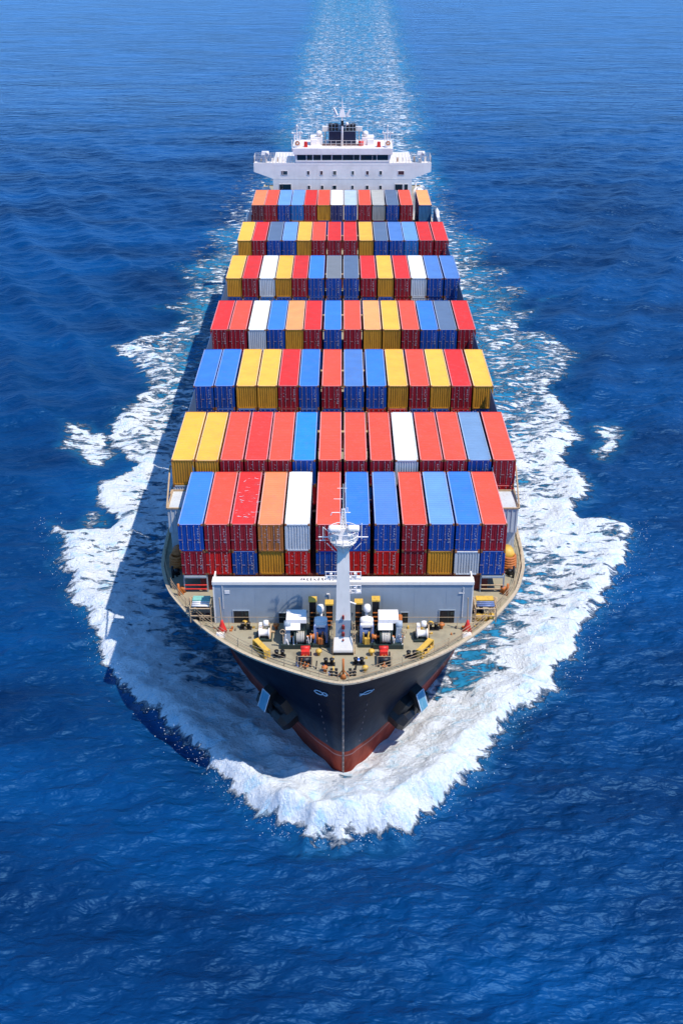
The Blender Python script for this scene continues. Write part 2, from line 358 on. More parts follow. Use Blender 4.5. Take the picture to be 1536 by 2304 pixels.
# ------------------------------------------------------------------ breakwater
BW = 85.6
bw = grp('breakwater', 'blue-grey breakwater wall with white top ledge across the foredeck')
b = MB(); b.box(-11.75, 11.75, BW, BW + .14, 15.0, 19.25)
for x in np.arange(-10.9, 11.5, 2.9): b.box(x - .02, x + .02, BW - .012, BW, 15.05, 19.2)
b.build('wall_plate', M_grey, bw)
b = MB(); b.box(-11.85, 11.85, BW - .06, BW + .85, 19.25, 19.5); b.box(-11.85, 11.85, BW - .09, BW - .06, 19.2, 19.5)
b.build('top_ledge', M_mast, bw)
b = MB()
for s in (-1, 1): b.box(s * 11.75 - .06, s * 11.75 + .06, BW - .02, BW + 2.2, 15.0, 19.25)
b.build('end_plate', M_mast, bw)
b = MB()
for x in np.arange(-10.5, 11, 3.0):
    b.poly([(x, BW + .14, 15), (x, BW + 2.6, 15), (x, BW + .8, 19.2), (x, BW + .14, 19.2)]); b.poly([(x + .06, BW + .14, 15), (x + .06, BW + 2.6, 15), (x + .06, BW + .8, 19.2), (x + .06, BW + .14, 19.2)])
b.build('bracket', M_mast, bw)
for x0, x1, z1 in ((-10.05, -8.65, 16.35), (-5.9, -5.2, 16.1), (5.3, 5.95, 16.15), (8.85, 10.2, 16.4)):
    b = MB(); b.box(x0, x1, BW - .03, BW - .01, 15.02, z1); d = b.build('doorway', M_black, bw)
    f = MB(); f.box(x0 - .08, x0, BW - .07, BW - .01, 15, z1 + .08); f.box(x1, x1 + .08, BW - .07, BW - .01, 15, z1 + .08); f.box(x0, x1, BW - .07, BW - .01, z1, z1 + .08)
    f.build('door_frame', M_grey, d)
    f = MB(); f.box(x0 + .55 * (x1 - x0), x0 + .6 * (x1 - x0), BW - .06, BW - .035, 15.1, z1 - .1); f.box(x1 - .35, x1 - .08, BW - .06, BW - .035, z1 - .5, z1 - .2); f.build('door_leaf', M_dark, d)
# scribbled dark marks on the ledge
b = MB(); x = -3.9
random.seed(3)
while x < -.75:
    w_ = random.uniform(.16, .34); zz = 19.503
    for k in range(random.choice((2, 3, 3))):
        xa, xb = x + random.uniform(0, w_), x + random.uniform(0, w_); ya, yb = BW + random.uniform(.1, .3), BW + random.uniform(.45, .72)
        if random.random() < .3: ya = yb - .05
        d = Vector((xb - xa, yb - ya)).normalized() * .035; q = Vector((-d.y, d.x)); zz += .0007
        b.poly([(xa - q.x, ya - q.y, zz), (xb - q.x, yb - q.y, zz), (xb + q.x, yb + q.y, zz), (xa + q.x, ya + q.y, zz)])
    x += w_ + .07
b.build('ledge_lettering', M_navy, bw)
b = MB(); b.box(-10.75, -10.3, BW - .04, BW - .005, 18.2, 18.55); b.bar((10.9, BW - .06, 15.6), (10.9, BW - .06, 18.9), .035); b.bar((10.5, BW - .06, 18.3), (11.0, BW - .06, 18.3), .03); b.bar((-1.25, BW - .06, 15.6), (-1.25, BW - .06, 18.2), .03); b.bar((-1.5, BW - .06, 18.2), (-1.25, BW - .06, 18.2), .05)
b.bar((-10.95, BW - .05, 16.6), (-10.95, BW - .05, 19.1), .03)
b.build('wall_fittings', M_white, bw)
for z in (15.75, 16.45):
    pass
railing([(-13.0, BW - 1.0), (-2.6, BW - 1.0)], 1.3, 2.6, .022, .03, rails=2, base=15, label='thin rail before the left half of the breakwater')
railing([(2.6, BW - 1.0), (13.0, BW - 1.0)], 1.3, 2.6, .022, .03, rails=2, base=15, label='thin rail before the right half of the breakwater')

# ------------------------------------------------------------------ foremast
def sq(mb, z0=26.0, k=.56): mb.v = [(x, y, z if z < z0 else z0 + (z - z0) * k) for x, y, z in mb.v]
fm = grp('foremast', 'tall tapering white foremast with radar platform on the foredeck')
MY = 81.6
def frust(mb, w0, d0, w1, d1, z0, z1, y0=MY, y1=MY, m=0):
    b_ = len(mb.v)
    for (w_, d_, z, y) in ((w0, d0, z0, y0), (w1, d1, z1, y1)):
        mb.v += [(-w_, y - d_, z), (w_, y - d_, z), (w_, y + d_, z), (-w_, y + d_, z)]
    for q in ((0, 3, 2, 1), (4, 5, 6, 7), (0, 1, 5, 4), (1, 2, 6, 5), (2, 3, 7, 6), (3, 0, 4, 7)): mb.f.append(tuple(b_ + i for i in q)); mb.mi.append(m); mb.sm.append(False)
b = MB(); frust(b, .68, .55, .66, .55, 15.9, 18.4); b.build('mast_pedestal', M_grey, fm)
b = MB(); b.poly([(-.85, MY - 1.0, 15.5), (.85, MY - 1.0, 15.5), (.80, MY - .56, 16.6), (-.80, MY - .56, 16.6)]); b.box(-.86, .86, MY - 1.0, MY + .6, 15.0, 15.5); b.box(-.72, .72, MY - .6, MY + .6, 15.5, 15.9); b.build('mast_foot', M_mast, fm)
b = MB(); b.box(-.9, .9, MY - 1.04, MY - 1.0, 15.0, 15.28); b.build('foot_recess', M_black, fm)
b = MB(); frust(b, .64, .50, .50, .34, 18.4, 25.6, MY, MY + .5); b.build('mast_column', M_mast, fm)
TY = MY + .5
b = MB(); b.lathe([(0, 25.35), (.75, 25.5), (1.15, 25.9), (1.2, 26.02), (0, 26.02)], (0, TY, 0), n=12)
for k in range(8):
    a = k * math.pi / 4; b.bar((0.3 * math.cos(a), TY + .3 * math.sin(a), 24.7), (1.15 * math.cos(a), TY + 1.15 * math.sin(a), 25.9), .04)
b.build('platform', M_mast, fm)
b = MB()
for z in (26.5, 27.0): ring(b, Vector((0, TY, z)), Vector((1, 0, 0)), Vector((0, 1, 0)), 1.25, 1.15, .035)
for k in range(12):
    a = k * math.pi / 6; b.bar((1.22 * math.cos(a), TY + 1.12 * math.sin(a), 26), (1.25 * math.cos(a), TY + 1.15 * math.sin(a), 27), .035)
b.bar((-1.5, TY - .3, 26.05), (-2.0, TY - .3, 26.05), .05); b.bar((-2.1, TY, 26.2), (2.1, TY, 26.2), .06); b.bar((-1.7, TY - .4, 26.1), (-1.7, TY - .4, 27.4), .04); b.bar((-1.7, TY - .4, 27.4), (-1.2, TY - .2, 26.8), .03); b.bar((1.55, TY - .3, 26.2), (1.55, TY - .3, 27.7), .035)
b.bar((1.0, TY - .5, 25.3), (1.5, TY - .5, 25.9), .03); b.bar((-1.4, TY - .5, 25.9), (-.6, TY - .4, 24.9), .03)
b.build('platform_railing', M_white, fm)
b = MB(); b.lathe([(0, -.52), (.3, -.5), (.34, -.3), (.34, .3), (.3, .5), (0, .52)], (-.72, TY - .45, 27.25), 'x', 14); b.build('horn_drum', M_white, fm)
b = MB(); b.lathe([(0, -.5), (.27, -.48), (.31, -.3), (.31, .3), (.27, .5), (0, .52)], (.85, TY - .4, 27.25), 'x', 14); b.build('horn_drum', M_mast, fm)
b = MB()
for x, y in ((-.34, -.28), (.34, -.28), (.34, .28), (-.34, .28)): b.bar((x, TY + y, 25.9), (x * .25, TY + y * .25, 31.2), .055)
for k, z in enumerate(np.arange(26.4, 30.9, .5)):
    f = 1 - (z - 25.9) / 5.3 * .75; f2 = 1 - (z + .5 - 25.9) / 5.3 * .75; q = .34 * f; q2 = .34 * f2
    b.bar((-q, TY - .28 * f, z), (q2, TY - .28 * f2, z + .5), .03); b.bar((q, TY - .28 * f, z), (-q2, TY - .28 * f2, z + .5), .03); b.bar((-q, TY - .28 * f, z), (q, TY - .28 * f, z), .035)
b.box(-.42, .42, TY - .4, TY + .35, 26.1, 28.1, top=(.12, .1))
sq(b); b.build('lattice_topmast', M_white, fm)
b = MB(); b.bar((0, TY, 31), (0.0, TY, 35.4), .045, r2=.03)
b.bar((-.95, TY, 30.6), (.6, TY, 30.6), .05); b.bar((-.8, TY, 32.9), (0, TY, 32.9), .035); b.bar((-.5, TY, 34.7), (.3, TY, 34.7), .03); b.bar((.35, TY, 30.6), (.35, TY, 31.4), .05); b.bar((.15, TY, 34.0), (.15, TY, 35.6), .025); b.bar((-.95, TY, 30.6), (-1.05, TY, 30.1), .045)
sq(b); b.build('aerial', M_white, fm)
for sx, z in ((-1, 22.3), (1, 22.3), (1, 20.9)):
    b = MB(); b.box(min(sx * .5, sx * 1.55), max(sx * .5, sx * 1.55), TY - .6, TY - .1, z, z + .08)
    for k in range(3): b.bar((sx * (.7 + .4 * k), TY - .6, z), (sx * (.7 + .4 * k), TY - .6, z + .8), .035)
    b.bar((sx * .55, TY - .6, z + .8), (sx * 1.55, TY - .6, z + .8), .04); b.bar((sx * .55, TY - .6, z + .4), (sx * 1.55, TY - .6, z + .4), .04); b.box(sx * 1.05 - .12, sx * 1.05 + .12, TY - .5, TY - .2, z + .08, z + .5)
    b.build('side_platform', M_white, fm)
b = MB(); b.bar((.5, TY - .5, 20.0), (1.1, TY - .6, 19.8), .07)
b.build('lamp_arm', M_white, fm)
b = MB()
for z, w_ in ((18.75, .09), (17.7, .13), (16.95, .13), (16.2, .09)): b.box(-w_, w_, MY - .66, MY - .50, z - .2, z + .12); b.lathe([(0, -.08), (w_ * .9, -.06), (w_, 0), (w_ * .9, .06)], (0, MY - .7, z + .2), 'y', 10)
b.build('mast_lamp', paint('lamp_red', (.30, .02, .02), .4), fm)
b = MB()
for s in (-1, 1):
    b.bar((s * .92, MY - 1.0, 15), (s * .78, MY - .55, 18.3), .04); b.bar((s * 1.05, MY - .8, 15), (s * 1.02, MY - .4, 18.2), .04)
    for z in np.arange(15.4, 18.2, .4): b.bar((s * .92, MY - .97 + (z - 15) * .13, z), (s * 1.05, MY - .77 + (z - 15) * .12, z), .03)
b.build('ladder', M_gun, fm)

# ------------------------------------------------------------------ deck gear
def windlass(s):
    r = grp('windlass', 'white-hooded anchor windlass %s of the foremast' % ('left' if s < 0 else 'right'))
    X = s * 4.1; Y = 82.6
    def bx(n, m, *a, **k):
        b = MB(); b.box(*a, **k); return b.build(n, m, r)
    bx('bed_plate', M_dark, X - 1.45, X + 1.25, Y - 1.15, Y + 1.3, 15.0, 15.45)
    b = MB(); b.box(X - .95, X + .75, Y - .2, Y + 1.3, 15.5, 17.25, top=(.08, .05)); b.build('gear_house', M_dark, r)
    b = MB(); b.box(X - 1.0, X + .85, Y - .35, Y + 1.35, 17.25, 17.6, top=(.05, .04)); b.poly([(X - 1.0, Y - .35, 17.27), (X + .3, Y - .35, 17.27), (X + .3, Y - .75, 16.8), (X - 1.0, Y - .75, 16.8)]); b.build('hood', M_white, r)
    b = MB(); b.lathe([(0, -.55), (.62, -.55), (.62, -.45), (.4, -.42), (.4, .42), (.62, .45), (.62, .55), (0, .55)], (X + .3 * s * -1, Y - .55, 15.95), 'x', 16); b.build('cable_drum', M_dark, r)
    b = MB()
    for k in range(5): b.torus((X - .3 * s + (k - 2) * .15, Y - .55, 15.95), .46, .07, 'x', 14, 5)
    b.build('mooring_rope', paint('rope_fibre', (.55, .5, .42), .9, .2), r)
    b = MB(); b.box(X + .85 * s - .3, X + .85 * s + .3, Y - .7, Y + .1, 15.45, 16.9, top=(.06, .1)); b.lathe([(0, -.3), (.33, -.28), (.36, 0), (.33, .3), (0, .32)], (X + .85 * s, Y - .2, 17.05), 'x', 12); b.build('motor', M_grey, r)
    b = MB(); b.lathe([(0, -.22), (.3, -.2), (.2, 0), (.3, .2), (0, .22)], (X - 1.35 * s, Y - .5, 15.95), 'x', 12); b.bar((X - 1.2 * s, Y - .5, 15.95), (X + 1.2 * s, Y - .5, 15.95), .1, n=8); b.build('warping_head', M_org, r)
    b = MB(); b.bar((X + 1.2 * s, Y - .9, 15.4), (X + 1.25 * s, Y - .9, 16.7), .06); b.lathe([(.22, 0), (.26, .05)], (X + 1.25 * s, Y - .95, 16.75), 'y', 10); b.torus((X + 1.25 * s, Y - .95, 16.75), .24, .035, 'y'); b.build('brake_wheel', M_gun, r)
    b = MB(); random.seed(9 + s)
    for k in range(9):
        xa = X + random.uniform(-1.3, 1.2); b.bar((xa, Y - random.uniform(.6, 1.1), 15.4), (xa + random.uniform(-.2, .2), Y - random.uniform(.5, 1.0), random.uniform(15.8, 16.6)), random.uniform(.03, .07))
    b.build('pipework', M_white, r)
windlass(-1); windlass(1)
def hydraulic(s):
    r = grp('mooring_winch', 'blue and white mooring winch beside the %s side of the foremast' % ('left' if s < 0 else 'right'))
    X = s * 2.0 + (.1 if s > 0 else 0); Y = 82.9
    b = MB(); b.box(X - .75, X + .75, Y - 1.2, Y + 1.2, 15.0, 15.3); b.build('bed_plate', M_dark, r)
    b = MB(); b.box(X - .62, X - .42, Y - .9, Y + .8, 15.3, 16.9, top=(0, .25)); b.box(X + .42, X + .62, Y - .9, Y + .8, 15.3, 16.9, top=(0, .25)); b.build('side_frame', M_hose, r)
    b = MB(); b.lathe([(0, -.42), (.62, -.42), (.62, -.36), (.36, -.34), (.36, .34), (.62, .36), (.62, .42), (0, .42)], (X, Y - .15, 16.1), 'x', 16); b.build('drum', M_hose, r)
    b = MB(); b.lathe([(0, -.6), (.3, -.55), (.38, -.3), (.38, .3), (.3, .55), (0, .6)], (X, Y + .1, 17.05), 'x', 12); b.box(X - .55, X + .55, Y - .5, Y - .1, 16.7, 16.95); b.build('oil_tank', M_white, r)
    b = MB(); b.lathe([(0, .45), (.26, .42), (.34, .15), (.34, -.1), (.3, -.2)], (X + .05 * s, Y + 1.1, 17.6), 'z', 12); b.bar((X, Y + 1.1, 15), (X, Y + 1.1, 17.5), .14, n=8); b.build('vent_head', M_white, r)
    b = MB(); b.box(X - .2, X + .25, Y - 1.15, Y - .85, 15.3, 15.9); b.bar((X - .3, Y - 1.0, 15.3), (X - .3, Y - 1.0, 16.5), .06); b.bar((X + .1, Y - 1.0, 15.9), (X + .2, Y - .7, 16.4), .08); b.build('control_stand', M_org if s < 0 else M_yel, r)
    b = MB(); random.seed(21 + s)
    for k in range(10):
        xa = X + random.uniform(-.8, .8); ya = Y + random.uniform(-1.1, .4); b.bar((xa, ya, 15.3), (xa + random.uniform(-.3, .3), ya + random.uniform(-.3, .3), random.uniform(15.8, 17)), random.uniform(.03, .06))
    b.build('pipework', M_gun, r)
hydraulic(-1); hydraulic(1)
def vent(X, Y, h, lab):
    r = grp('ventilator', lab)
    b = MB(); b.box(X - .3, X + .3, Y - .3, Y + .3, 15, 15 + h); b.build('trunk_casing', M_black, r)
    b = MB(); b.box(X - .38, X + .38, Y - .4, Y + .36, 15 + h, 15 + h + .14); b.build('cowl', M_yel, r)
    b = MB(); 
    for k in range(4): b.box(X - .26, X + .26, Y - .35, Y - .3, 15.5 + k * .45, 15.6 + k * .45)
    b.build('louvre', M_org, r)
for X, h, l in ((-2.75, 3.1, 'black ventilator with yellow cap, outer one left of the foremast'), (-1.25, 2.75, 'black ventilator with yellow cap, inner one left of the foremast'), (1.4, 2.85, 'black ventilator with yellow cap, inner one right of the foremast'), (2.95, 3.15, 'black ventilator with yellow cap, outer one right of the foremast')):
    vent(X, 84.75, h, l)
def small_winch(s):
    r = grp('capstan_winch', 'small white winch out on the %s foredeck' % ('left' if s < 0 else 'right'))
    X = s * 7.1; Y = 83.3 if s < 0 else 83.2
    b = MB(); b.box(X - .75, X + .7, Y - .7, Y + .5, 15.0, 15.18); b.build('bed_plate', M_dark, r)
    b = MB(); b.lathe([(0, -.5), (.45, -.48), (.45, -.4), (.3, -.36), (.3, .36), (.45, .4), (.45, .48), (0, .5)], (X, Y - .2, 15.65), 'x', 14); b.build('drum', M_white, r)
    b = MB(); b.box(X - .55, X - .1, Y, Y + .6, 15.15, 16.3, top=(.08, .08)); b.lathe([(0, -.25), (.26, -.22), (.3, 0), (.26, .22), (0, .25)], (X + .15, Y + .3, 16.35), 'x', 12); b.build('motor', M_white, r)
    b = MB(); b.bar((X + .5, Y - .5, 15.1), (X + .6, Y + .4, 16.2), .08); b.bar((X - .4, Y + .1, 16), (X + .5, Y + .2, 16.4), .07); b.bar((X - .7, Y + .9, 15.05), (X + .9, Y + .7, 15.1), .1); b.build('brake_lever', M_gun, r)
small_winch(-1); small_winch(1)
def chain_stopper(s):
    r = grp('chain_stopper', 'red chain stopper with black roller near the %s side of the bow' % ('left' if s < 0 else 'right'))
    X = s * 3.45 + .12; Y = 80.3
    b = MB(); b.box(X - .38, X + .38, Y - .35, Y + .75, 15.0, 15.75, top=(.04, .1)); b.bar((X - .4, Y + .3, 15.75), (X + .4, Y + .3, 15.75), .22, n=10); b.build('stopper_block', M_red, r)
    b = MB(); b.box(X - .55, X - .42, Y - 1.5, Y + .2, 15, 15.6, top=(0, .2)); b.box(X + .42, X + .55, Y - 1.5, Y + .2, 15, 15.6, top=(0, .2)); b.lathe([(0, -.42), (.36, -.4), (.22, 0), (.36, .4), (0, .42)], (X, Y - .95, 15.4), 'x', 14); b.build('roller', M_black, r)
    b = MB()
    for k in range(9): b.torus((X, Y - 1.7 + k * .33, 15.3 + .12 * (k > 3)), .16, .05, 'x' if k % 2 else 'z', 10, 5, sc=(1.2, .8))
    b.build('anchor_chain', M_org, r)
    b = MB(); b.bar((X + .62 * s, Y - 1.4, 15), (X + .62 * s, Y - 1.4, 16.1), .035); b.bar((X - .62 * s, Y - 1.4, 15), (X - .62 * s, Y - 1.4, 16.1), .035); b.bar((X - .62 * s, Y - 1.4, 16.1), (X + .62 * s, Y - 1.4, 16.1), .03); b.build('guard_rail', M_gun, r)
chain_stopper(-1); chain_stopper(1)
def fairlead(s):
    r = grp('roller_fairlead', 'long yellow roller fairlead on the %s foredeck edge' % ('left' if s < 0 else 'right'))
    a = Vector((s * 7.85, 82.0, 15)); d = Vector((-s * .62, -.95, 0)).normalized(); n_ = Vector((-d.y, d.x, 0))
    def bxo(mb, l0, l1, w0, w1, z0, z1):
        q = [a + d * l + n_ * w_ for l, w_ in ((l0, w0), (l1, w0), (l1, w1), (l0, w1))]; v = [(p.x, p.y, z0) for p in q] + [(p.x, p.y, z1) for p in q]; b_ = len(mb.v); mb.v += v
        for f in ((0, 3, 2, 1), (4, 5, 6, 7), (0, 1, 5, 4), (1, 2, 6, 5), (2, 3, 7, 6), (3, 0, 4, 7)): mb.f.append(tuple(b_ + i for i in f)); mb.mi.append(0); mb.sm.append(False)
    b = MB(); bxo(b, 0, 2.2, -.3, .3, 15, 15.22); bxo(b, .05, .2, -.3, .3, 15.22, 15.8); bxo(b, 2.0, 2.2, -.3, .3, 15.22, 15.8); b.build('fairlead_frame', M_yel, r)
    b = MB(); bxo(b, .1, 2.1, -.24, .24, 15.68, 15.82); b.build('top_bar', M_yel, r)
    for l in (.55, 1.1, 1.65):
        b = MB(); c = a + d * l; b.lathe([(0, 0), (.24, 0), (.15, .22), (.24, .44), (0, .44)], (c.x, c.y, 15.24), 'z', 12); b.build('roller', M_black, r)
fairlead(-1); fairlead(1)
def signal_pole(s):
    r = grp('signal_pole', 'slender tan pole on red foot at the %s end of the breakwater' % ('left' if s < 0 else 'right'))
    X = s * 11.0 + (0.3 if s > 0 else 0); Y = 84.3
    b = MB(); b.bar((X, Y, 15.5), (X - .1, Y, 18.6), .055); b.build('pole', M_gun, r)
    b = MB(); b.lathe([(0, 0), (.45, 0), (.35, .35), (.16, .9), (.1, 1.2), (0, 1.2)], (X, Y, 15.0), 'z', 10); b.build('foot', M_red, r)
    b = MB(); b.box(X - .55, X + .35, Y - 1.1, Y - .55, 15, 15.35, top=(.1, .1)); b.build('cleat', M_mast, r)
signal_pole(-1); signal_pole(1)
def bollard(X, Y, m=None, lab=None, h=.55, r_=.16):
    b = MB()
    for dx in (-.26, .26): b.lathe([(0, 0), (r_, 0), (r_, h - .1), (r_ * 1.35, h - .06), (r_ * 1.35, h), (0, h + .02)], (X + dx, Y, 15.08), 'z', 10)
    b.box(X - .55, X + .55, Y - .25, Y + .25, 15.0, 15.08); P('bollard', b, m or M_black, label=lab)
for X, Y in ((-8.9, 84.7), (8.2, 84.6), (-1.25, 79.2), (1.35, 79.3), (-5.6, 80.4), (6.0, 80.3), (-10.8, 86.4), (12.6, 87.4), (-13.4, 88.3)): bollard(X, Y)
for X, Y, c, l in ((-2.15, 80.6, M_yel, 'yellow mushroom vent left of the mast foot'), (2.5, 80.6, M_yel, 'yellow mushroom vent right of the mast foot'), (-6.1, 84.6, M_org, 'orange mushroom vent by the left doorway'), (8.0, 84.9, M_yel, 'yellow mushroom vent by the right doorway'), (-1.6, 78.2, M_org, 'orange mushroom vent near the bow tip'), (1.9, 78.2, M_yel, 'yellow mushroom vent near the bow tip'), (-9.0, 85.0, M_yel, 'low yellow mushroom vent by the left breakwater door'), (9.0, 84.7, M_org, 'orange mushroom vent under the right signal pole')):
    b = MB(); b.lathe([(0, 0), (.13, 0), (.13, .35), (.28, .38), (.28, .5), (.15, .62), (0, .64)], (X, Y, 15), 'z', 12); P('mushroom_vent', b, c, label=l)
b = MB(); b.lathe([(0, 0), (.2, 0), (.2, .05), (0, .06)], (1.3, 79.9, 15.0), 'z', 14); P('deck_plate', b, paint('bright_blue', (.05, .2, .75), .5), label='small bright blue disc on the foredeck')
b = MB(); b.torus((1.3, 79.9, 15.05), .25, .05, 'z'); P('plate_rim', b, M_white)
for X in (-4.9, 5.1): b = MB(); b.bar((X, 84.0, 15), (X, 84.0, 16.9), .22, n=8); P('standpipe', b, M_org)
# bow tip gear
b = MB(); b.bar((0, 77.3, 15), (0, 77.3, 17.0), .10, n=8); b.bar((-.5, 77.4, 15.1), (0, 77.3, 15.9), .05); b.bar((.5, 77.4, 15.1), (0, 77.3, 15.9), .05); b.lathe([(0, 0), (.28, 0), (.14, .4), (0, .5)], (0, 77.3, 15.0), 'z', 10); P('jackstaff', b, M_org, label='rust-orange jackstaff at the tip of the bow')
random.seed(5)
for X in (-1.0, -.6, .6, 1.0):
    for k in range(2): b = MB(); b.lathe([(0, 0), (.12, 0), (.1, .3), (.16, .34), (0, .4)], (X, 77.6 + .5 * k, 15), 'z', 8); P('bitt', b, M_black)
for k in range(16):
    X = random.uniform(-4, 4); Y = 76.9 + X * X * .09 + random.uniform(.5, 1.2); b = MB(); b.bar((X, Y, 15), (X + random.uniform(-.2, .2), Y + random.uniform(-.2, .2), 15 + random.uniform(.3, .8)), random.uniform(.04, .09)); P('stanchion', b, (M_black, M_org, M_black, M_hose)[k % 4])
M_fit = paint('deck_fitting', (.16, .13, .10), .6, .3)
for k in range(46):
    t = random.uniform(-1, 1); X = t * 12.5; Y = random.uniform(78.6 + abs(X) * .47 + .4, 85.2)
    if abs(X) < 5.5 and Y > 81: continue
    b = MB(); b.box(X - .08, X + random.uniform(.03, .2), Y, Y + random.uniform(.06, .3), 15.0, 15 + random.uniform(.05, .25), top=(.015, .015)); P('deck_fitting', b, (M_fit, M_fit, M_org, M_yel)[k % 4])
# painted walkway stripes
b = MB(); b.box(-.9, -.8, 78.2, 80.4, 15.0, 15.006); b.box(1.0, 1.1, 78.2, 80.4, 15.0, 15.006); P('walkway_line', b, M_yel)
# gear stowed beside the breakwater
def side_stow(s):
    r = grp('stowed_gear', 'rack of ladders and drums on the deck at the %s end of the breakwater' % ('left' if s < 0 else 'right'))
    X = s * 13.1; Y = 86.6
    b = MB()
    for x in (X - .95, X + .95):
        for y in (Y - .9, Y + .9): b.bar((x, y, 15), (x, y, 16.6), .06)
    for z in (15.7, 16.5):
        b.bar((X - .95, Y - .9, z), (X + .95, Y - .9, z), .06); b.bar((X - .95, Y + .9, z), (X + .95, Y + .9, z), .06); b.bar((X - .95, Y - .9, z), (X - .95, Y + .9, z), .05); b.bar((X + .95, Y - .9, z), (X + .95, Y + .9, z), .05)
    b.build('rack_frame', M_gun, r)
    b = MB(); b.box(X - .8, X + .8, Y + .1, Y + .8, 16.55, 16.8); b.build('crate', paint('mint_green', (.22, .5, .4), .6) if s < 0 else M_yel, r)
    b = MB()
    for k in range(3): b.bar((X - .8, Y - .6 + .3 * k, 16.62), (X + .8, Y - .6 + .3 * k, 16.62), .1, n=8)
    b.build('stowed_pipe', M_white if s < 0 else M_hose, r)
    b = MB()
    for k in range(3): b.lathe([(0, 0), (.28, 0), (.28, .6), (0, .62)], (X - .6 + .6 * k, Y - .5, 15.0), 'z', 12)
    b.build('drum', M_black if s < 0 else M_yel, r)
side_stow(-1); side_stow(1)
for s in (-1, 1):
    for k, (X, Y) in enumerate(((14.3, 87.9), (15.7, 90.2), (16.7, 93.4))):
        b = MB(); b.bar((s * X, Y, 15), (s * X, Y, 16.3), .12, n=8); b.bar((s * (X - .4), Y + .2, 15), (s * X, Y, 16.0), .07); b.lathe([(0, 0), (.35, 0), (.2, .3), (.3, .5), (0, .5)], (s * (X - .3), Y + .7, 15), 'z', 10)
        P('mooring_post', b, (M_gun, M_org, M_black)[k])
    b = MB(); 
    for k in range(5): b.torus((s * 16.5, 95.2 + .1 * k, 15.3 + .22 * k), .62, .16, 'z', 14, 6)
    P('rope_coil', b, M_org, label='heap of orange rope at the %s deck edge' % ('left' if s < 0 else 'right'))
    b = MB()
    b.lathe([(0, -.7), (.75, -.65), (.75, .6), (0, .7)], (s * 16.4, 96.3, 16.0), 'y', 14); P('rope_reel', b, M_yel if s > 0 else M_org)

# side casings (white boxes outboard of the forward bay)
for s in (-1, 1):
    r = grp('side_casing', 'white steel casing outboard of the %s end of the front container bay' % ('left' if s < 0 else 'right'))
    x0, x1 = sorted((s * 15.6, s * 17.45))
    b = MB(); b.box(x0, x1, 97.8, 101.6, 17.6, 20.3); b.box(x0 + .1, x1 - .1, 98.2, 101.6, 15.0, 17.6)
    for x in np.arange(x0 + .3, x1 - .1, .45): b.box(x, x + .1, 97.74, 97.8, 17.7, 20.2)
    b.build('casing_wall', paint('grey_white', (.58, .59, .58), .55, .05, (.3, .2, .12), .3), r)
    b = MB()
    for a in ((x0 - .04, x0 + .1), (x1 - .1, x1 + .04)): b.box(*a, 97.7, 101.7, 20.3, 20.45)
    b.box(x0 + .1, x1 - .1, 97.7, 97.85, 20.3, 20.45); b.box(x0 + .1, x1 - .1, 101.5, 101.65, 20.3, 20.45)
    b.build('coaming_rim', M_gun, r)
    b = MB()
    for q in range(3): b.bar((s * 17.4, 101.8 + q * 1.5, 15), (s * 17.75, 101.8 + q * 1.5, 19.8), .07)
    b.bar((s * 17.75, 101.8, 19.8), (s * 17.75, 104.8, 19.8), .06); b.bar((s * 17.5, 97.7, 20.4), (s * 17.9, 104, 22.0), .09)
    b.build('stay', M_gun, r)

# ------------------------------------------------------------------ containers
CW, CH = 2.31, 2.896
BAYS = [  # front Y, top z, length
 (90.7, 22.55, 10.9), (102.65, 23.3, 12.19), (122.3, 23.3, 12.19), (141.7, 23.3, 12.19), (164.3, 23.3, 12.19), (185.2, 23.3, 12.19), (209.4, 23.3, 12.19)]
X14 = [-16.2, -13.75, -11.2, -8.72, -6.27, -3.8, -1.16, 1.46, 4.1, 6.65, 9.19, 11.65, 14.13, 16.66]
X12 = [-14.09, -11.63, -9.15, -6.63, -4.13, -1.22, 1.51, 4.26, 6.84, 9.34, 11.84, 14.28]
X7 = [-15.5, -13.1, -10.65, -8.2, -5.75, -3.3, -.83, 1.68, 4.40, 6.9, 9.5, 12.1, 15.55]
# (roof, wall) per slot
TOP = [
 [('blue','blue'),('coral','red'),('red','red'),('orange','orange'),('white','white'),('coral','red'),('blue','blue'),('periwinkle','blue'),('coral','red'),('lightblue','blue'),('blue','blue'),('coral','red')],
 [('deepyellow','yellow'),('yellow','yellow'),('coral','red'),('brightred','red'),('coral','red'),('brightblue','blue'),('coral','red'),('coral','red'),('coral','red'),('white','white'),('coral','red'),('coral','red'),('bluegrey','blue'),('coral','red')],
 [('blue','blue'),('blue','blue'),('yellow','yellow'),('yellow','yellow'),('red','red'),('blue','blue'),('coral','red'),('periwinkle','blue'),('blue','blue'),('yellow','yellow'),('coral','red'),('yellow','yellow'),('red','red'),('yellow','yellow')],
 [('red','red'),('coral','red'),('white','white'),('blue','blue'),('lightorange','yellow'),('red','red'),('blue','blue'),('coral','red'),('lightorange','yellow'),('yellow','yellow'),('coral','red'),('blue','blue'),('slate','blue'),('red','red')],
 [('yellow','yellow'),('red','red'),('white','white'),('yellow','yellow'),('red','red'),('blue','blue'),('grey','blue'),('slate','blue'),('red','red'),('yellow','yellow'),('red','red'),('white','white'),('periwinkle','blue'),('periwinkle','blue')],
 [('yellow','yellow'),('red','red'),('slate','blue'),('lightblue','blue'),('yellow','yellow'),('coral','red'),('red','red'),('red','red'),('yellow','yellow'),('slate','blue'),('periwinkle','blue'),('lightblue','lightblue'),('red','red'),('red','red')],
 [('orange','maroon'),('coral','red'),('lightblue','blue'),('lightblue','lightblue'),('red','red'),('coral','yellow'),('white','navy'),('patch','blue'),('coral','red'),('beige','grey'),('slate','blue'),('coral','red'),('lightorange','steel')]]
